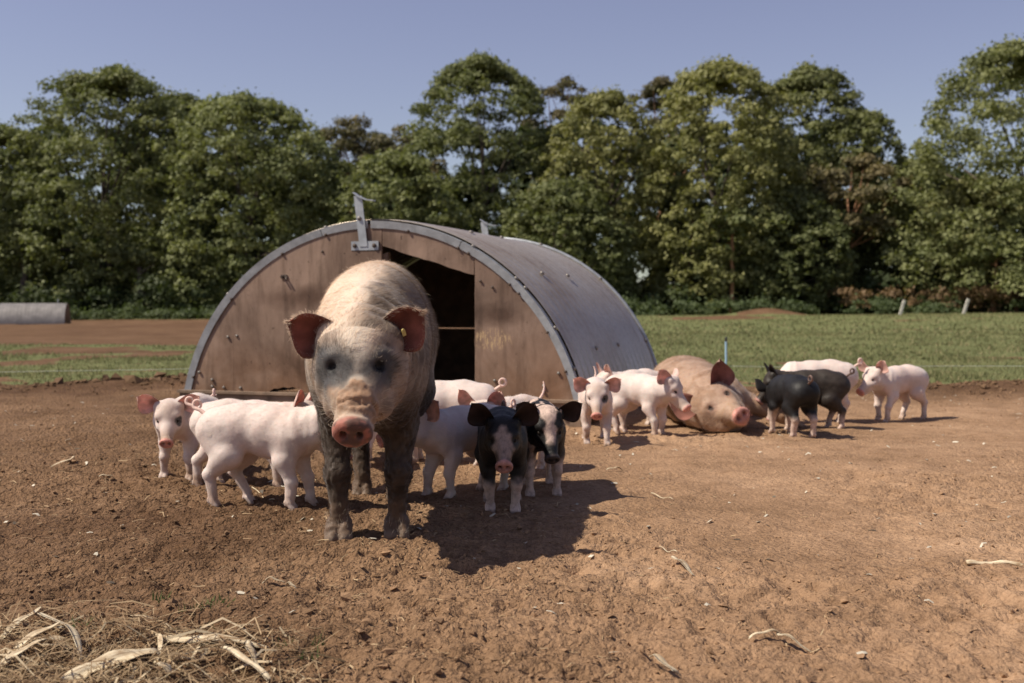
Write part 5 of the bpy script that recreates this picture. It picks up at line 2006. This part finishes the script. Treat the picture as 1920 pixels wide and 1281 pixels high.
# ---- dry maize stalks and husks
husk_mat, _nt, _b, _o = new_mat('dry_maize_husk')
_c = objco(_nt)
_mp = nd(_nt, 'ShaderNodeMapping')
_mp.inputs['Scale'].default_value = (3.0, 60.0, 60.0)
_nt.links.new(_c, _mp.inputs['Vector'])
_f = noise(_nt, 3.0, 5, 0.6, _mp.outputs[0])
_r = ramp(_nt, _f, [(0.25, (0.34, 0.25, 0.15)), (0.5, (0.56, 0.46, 0.31)), (0.75, (0.70, 0.62, 0.46))])
_b2 = ramp(_nt, noise(_nt, 14, 4, 0.6, _c), [(0.32, (0.55, 0.45, 0.36)), (0.5, (1, 1, 1))])
_nt.links.new(mixc(_nt, 1.0, _r.outputs[0], _b2.outputs[0], 'MULTIPLY'), _b.inputs['Base Color'])
_b.inputs['Roughness'].default_value = 0.7
bump(_nt, _b, _f, 0.5, 0.003)


def lay(px, py):
    x, y = gpt(px, py)
    x, y = np.array([x]), np.array([y])
    return float(x[0]), float(y[0]), float(macro_z(x, y)[0] + micro_z(x, y)[0])


def husk(name, label, p0, p1, w, lift=(0.01, 0.012), bend=0.0, roll=0.3, cup=0.5, taper=(0.5, 1.0, 0.45), cat='stalk', twist=0.5, mat=None, thick=0.0035, mid_up=0.012):
    """a curled dry blade or split stalk lying between two points of the soil"""
    a, b = np.array(lay(*p0)), np.array(lay(*p1))
    w = w * 1.1
    a[2] += lift[0]
    b[2] += lift[1]
    L = np.linalg.norm(b - a)
    rng = np.random.default_rng(int(p0[0] * 7 + p0[1]))
    n, m = 18, 7
    d = (b - a) / L
    s = np.cross(d, (0, 0, 1.0))
    s /= np.linalg.norm(s)
    up = np.cross(s, d)
    V = []
    for layer in (0, 1):
        for i in range(n):
            u = i / (n - 1)
            q = np.interp(u, [0, 0.5, 1], taper) * w * (1 + 0.18 * math.sin(11 * u + p0[0]))
            c = a + d * L * u + s * bend * L * math.sin(math.pi * u) + up * (mid_up * math.sin(math.pi * u) + 0.003 * math.sin(9 * u + p0[1]))
            rl = roll + twist * (u - 0.5)
            for j in range(m):
                v = -1 + 2 * j / (m - 1)
                y_ = q * v
                z_ = cup * q * (1 - v * v) + (0 if layer == 0 else -thick * (1 - 0.8 * v * v) - 0.0006)
                V.append(c + s * (y_ * math.cos(rl) - z_ * math.sin(rl)) + up * (y_ * math.sin(rl) + z_ * math.cos(rl)))
    F = []
    k = n * m
    for i in range(n - 1):
        for j in range(m - 1):
            e = i * m + j
            F += [(e, e + 1, e + m + 1, e + m), (k + e + m, k + e + m + 1, k + e + 1, k + e)]
        for e, o_ in ((i * m, 0), (i * m + m - 1, 1)):
            F.append((e, e + m, k + e + m, k + e))
    for j in range(m - 1):
        F += [(j, j + 1, k + j + 1, k + j), ((n - 1) * m + j, (n - 1) * m + j + 1, k + (n - 1) * m + j + 1, k + (n - 1) * m + j)]
    V = np.array(V)
    o0 = V.mean(0)
    V = V - o0
    # local frame: x along the stalk so that the fibre runs with it
    R = np.stack([d, s, up], 1)
    V = V @ R
    me = mesh_from(name, V, np.array(F), [mat or husk_mat], True)
    o = link(name, me, None, label, cat, 'dry maize remains on the soil')
    o.matrix_world = Matrix([[*R[0], o0[0]], [*R[1], o0[1]], [*R[2], o0[2]], [0, 0, 0, 1]])
    return o


def stick(name, label, pts, r, cat='stalk', mat=None, h=0.006, grp='dry maize remains on the soil'):
    P = np.array([lay(*p) for p in pts])
    P[:, 2] += h
    t = np.linspace(0, 1, len(P))
    tt = np.linspace(0, 1, 16)
    Q = np.stack([np.interp(tt, t, P[:, j]) for j in range(3)], 1)
    Q[:, 2] += 0.004 * np.sin(tt * 9 + P[0, 0])
    mb = MB()
    mb.tube(Q, r * (1 + 0.15 * np.sin(tt * 23)) * np.linspace(1.0, 0.8, 16), 8, flat=0.75)
    mb.build(name, mat or husk_mat, None, True, label=label, category=cat, group=grp)


husk('maize_stalk', 'pale split stalk lying level near the bottom left with a frayed right end', (298, 1208), (498, 1222), 0.0165, (0.010, 0.004), 0.015, 0.25, 0.7, (0.9, 1.0, 0.55))
husk('maize_stalk', 'thick pale stalk at the bottom left edge with a brown broken end', (108, 1294), (284, 1240), 0.026, (0.014, 0.012), -0.03, 0.3, 0.8, (0.7, 1.1, 0.8))
husk('maize_husk', 'bent white husk leaning out of the straw at bottom left', (70, 1184), (146, 1262), 0.015, (0.03, 0.008), -0.06, 0.8, 0.5, (0.5, 0.9, 0.5), mid_up=0.012)
husk('maize_husk', 'broad pale husk at the left edge above the lowest one', (-12, 1248), (106, 1206), 0.014, (0.012, 0.035), 0.03, 0.4, 0.6, (0.8, 1.0, 0.4))
husk('maize_husk', 'lowest curved husk at the left edge', (-14, 1276), (92, 1232), 0.012, (0.01, 0.03), -0.05, 0.5, 0.6, (0.8, 1.0, 0.5))
husk('maize_husk', 'narrow upper husk at the left edge of the straw', (-8, 1205), (70, 1160), 0.010, (0.01, 0.03), 0.04, 0.2, 0.5, (0.7, 1.0, 0.3))
husk('maize_stalk', 'thin pale stalk slanting down right at the bottom left', (412, 1238), (502, 1292), 0.008, (0.012, 0.01), 0.0, 0.2, 0.7, (0.7, 1.0, 0.8))
husk('maize_leaf', 'short upright dry leaf left of the level split stalk', (284, 1252), (286, 1200), 0.006, (0.008, 0.014), 0.05, 0.7, 0.4, (0.7, 1.0, 0.5))
husk('maize_leaf', 'torn leaf hanging down from the level split stalk', (462, 1222), (488, 1268), 0.010, (0.02, 0.006), 0.05, 0.5, 0.4, (0.6, 1.0, 0.5))
husk('maize_leaf', 'crumpled pale leaf inside the bottom left straw', (104, 1210), (134, 1236), 0.020, (0.02, 0.008), 0.1, 0.5, 0.3, (0.8, 1.1, 0.8))
husk('maize_leaf', 'pale leaf tip poking up at the bottom left of centre', (290, 1276), (312, 1290), 0.010, (0.012, 0.01), 0.0, 0.2, 0.4, (0.4, 1.0, 0.9))
stick('maize_stalk', 'long straight pale stalk at the right edge of the soil', [(1818, 1063), (1870, 1065), (1930, 1070)], 0.0095)
husk('maize_husk', 'white forked husk strip on the bare soil at bottom right', (1408, 1213), (1466, 1209), 0.0055, (0.010, 0.016), 0.04, 0.3, 0.5, (0.5, 1.0, 0.9))
husk('maize_husk', 'right-hand piece of the forked white strip at bottom right', (1462, 1210), (1526, 1231), 0.0065, (0.018, 0.006), 0.12, 0.4, 0.5, (0.8, 1.0, 0.5))
husk('maize_husk', 'white husk scrap cut by the bottom edge, right of centre', (1222, 1262), (1272, 1290), 0.010, (0.014, 0.01), 0.05, 0.4, 0.4, (0.3, 1.0, 0.9))
husk('maize_leaf', 'greyish papery leaf on the soil right of the sow\'s shadow', (1264, 1052), (1304, 1078), 0.012, (0.012, 0.006), 0.03, 0.4, 0.3, (0.5, 1.0, 0.6))
husk('maize_leaf', 'white leaf scrap on the soil below the sow\'s front feet', (489, 1098), (530, 1101), 0.007, (0.010, 0.008), 0.02, 0.3, 0.4, (0.6, 1.0, 0.6))
husk('maize_leaf', 'small white leaf scrap just right of the longer scrap', (534, 1105), (552, 1110), 0.007, (0.010, 0.008), 0.02, 0.3, 0.4, (0.6, 1.0, 0.4))
husk('maize_husk', 'curled pale husk on the soil at the far left', (92, 886), (135, 872), 0.009, (0.012, 0.02), 0.12, 0.4, 0.4, (0.6, 1.0, 0.6))
husk('maize_leaf', 'pale scrap left of the piglets near the leftmost trotters', (182, 905), (212, 904), 0.006, (0.010, 0.008), 0.02, 0.3, 0.4, (0.6, 1.0, 0.6))
husk('maize_leaf', 'little white scrap right of the shadow beside the spotted piglet', (1138, 887), (1168, 885), 0.006, (0.010, 0.008), 0.02, 0.3, 0.4, (0.6, 1.0, 0.6))
stick('straw_stem', 'thin bent straw on the soil right of the sow\'s shadow', [(1222, 930), (1245, 940), (1264, 942)], 0.0025)
stick('straw_stem', 'long thin straw on the soil under the nearest pink piglet', [(470, 928), (492, 944), (512, 957)], 0.0022)
stick('straw_stem', 'thin pale straw lying near the papery leaf', [(1238, 1037), (1255, 1040), (1272, 1045)], 0.0022)


def build_straw():
    rng = np.random.default_rng(55)
    Vs, Fs, Cs, n0 = [], [], [], 0
    batches = [(13000, (-1.5, -0.25), (2.10, 3.1), (0.02, 0.12), 0.0010, 0.024), (3800, (-3.2, 0.2), (2.2, 6.0), (0.010, 0.045), 0.0011, 0.004), (2200, (-0.5, 3.8), (2.2, 9.0), (0.008, 0.035), 0.0011, 0.003), (700, (-3.5, 4.5), (2.3, 9.5), (0.010, 0.035), 0.0035, 0.004), (260, (-1.5, -0.2), (2.15, 2.75), (0.05, 0.17), 0.0024, 0.03)]
    for bi, (n, xr, yr, lr, w, hgt_) in enumerate(batches):
        x = rng.uniform(*xr, n)
        y = rng.uniform(*yr, n)
        if bi in (0, 4):
            k = rng.random(n) < np.clip(1.15 - np.hypot((x + 1.0) / 0.62, (y - 2.22) / 0.5), 0, 1)
            x, y = x[k], y[k]
            n = len(x)
        a = rng.uniform(0, 6.283, n)
        L = rng.uniform(*lr, n)
        tilt = rng.normal(size=n) * 0.18 + (0.15 if bi == 0 else 0.05)
        z = macro_z(x, y) + micro_z(x, y) + rng.uniform(0.001, hgt_, n)
        d = np.column_stack([np.cos(a) * np.cos(tilt), np.sin(a) * np.cos(tilt), np.sin(tilt)])
        s = np.column_stack([-np.sin(a), np.cos(a), rng.normal(size=n) * 0.4])
        c = np.column_stack([x, y, z])
        ww = w * rng.uniform(0.6, 1.7, n)[:, None]
        bow = np.column_stack([np.zeros(n), np.zeros(n), rng.uniform(-0.05, 0.18, n) * L]) + s * (rng.normal(size=n) * 0.12 * L)[:, None]
        p0, p1, p2 = c - d * (L / 2)[:, None], c + bow, c + d * (L / 2)[:, None]
        V = np.stack([p0 - s * ww, p0 + s * ww, p1 - s * ww, p1 + s * ww, p2 - s * ww * 0.6, p2 + s * ww * 0.6, p1 + np.array([0, 0, 1.0]) * ww * 0.9], 1)
        b = (np.arange(n) * 7)[:, None] + n0
        Fs.append(np.concatenate([b + np.array([[0, 1, 6, 2]]) * 0 + np.array([[0, 1, 3, 2]]), b + np.array([[2, 3, 5, 4]])]))
        Vs.append(V.reshape(-1, 3))
        t = rng.random(n)[:, None]
        col = (1 - t) * np.array([0.20, 0.115, 0.058]) + t * np.array([0.50, 0.365, 0.215])
        if bi == 4:
            col = np.tile(np.array([0.55, 0.44, 0.29]), (n, 1)) * rng.uniform(0.6, 1.1, n)[:, None]
        if bi == 3:
            col = np.tile(np.array([0.66, 0.60, 0.48]), (n, 1)) * rng.uniform(0.7, 1.1, n)[:, None]
        if bi == 0:
            col = col * 0.85
        Cs.append(np.repeat(col, 7, axis=0))
        n0 += n * 7
    m = attr_mat('straw', 0.75, 0, 0.2, 40, 0, 0, 0.15, 0.2)
    link('loose_straw', mesh_from('loose_straw', np.concatenate(Vs), np.concatenate(Fs), [m], False, np.concatenate(Cs)), kind='stuff', label='loose brown straw and chaff strewn over the soil')


build_straw()


def build_weeds():
    """a few green seedlings in the soil, bottom left"""
    rng = np.random.default_rng(66)
    Vs, Cs = [], []
    spots = [(570, 1215), (590, 1205), (370, 1150), (410, 1140), (345, 1150), (300, 1130), (380, 1170), (540, 1215), (155, 1185), (570, 1240)]
    for px, py in spots:
        x, y, z = lay(px, py)
        for k in range(14):
            a = rng.uniform(0, 6.28)
            h = rng.uniform(0.012, 0.035)
            ox, oy = x + rng.normal() * 0.018, y + rng.normal() * 0.018
            w = rng.uniform(0.0012, 0.003)
            Vs += [(ox + math.cos(a) * w, oy + math.sin(a) * w, z), (ox - math.cos(a) * w, oy - math.sin(a) * w, z), (ox + rng.normal() * 0.012, oy + rng.normal() * 0.012, z + h)]
            c = np.array([0.10, 0.135, 0.045]) * rng.uniform(0.7, 1.3)
            Cs += [c] * 3
    V = np.array(Vs)
    link('weed_seedlings', mesh_from('weed_seedlings', V, np.arange(len(V)).reshape(-1, 3), [bpy.data.materials['grass_blade']], False, np.array(Cs)), kind='stuff', label='tiny green seedlings in the soil at bottom left')


build_weeds()
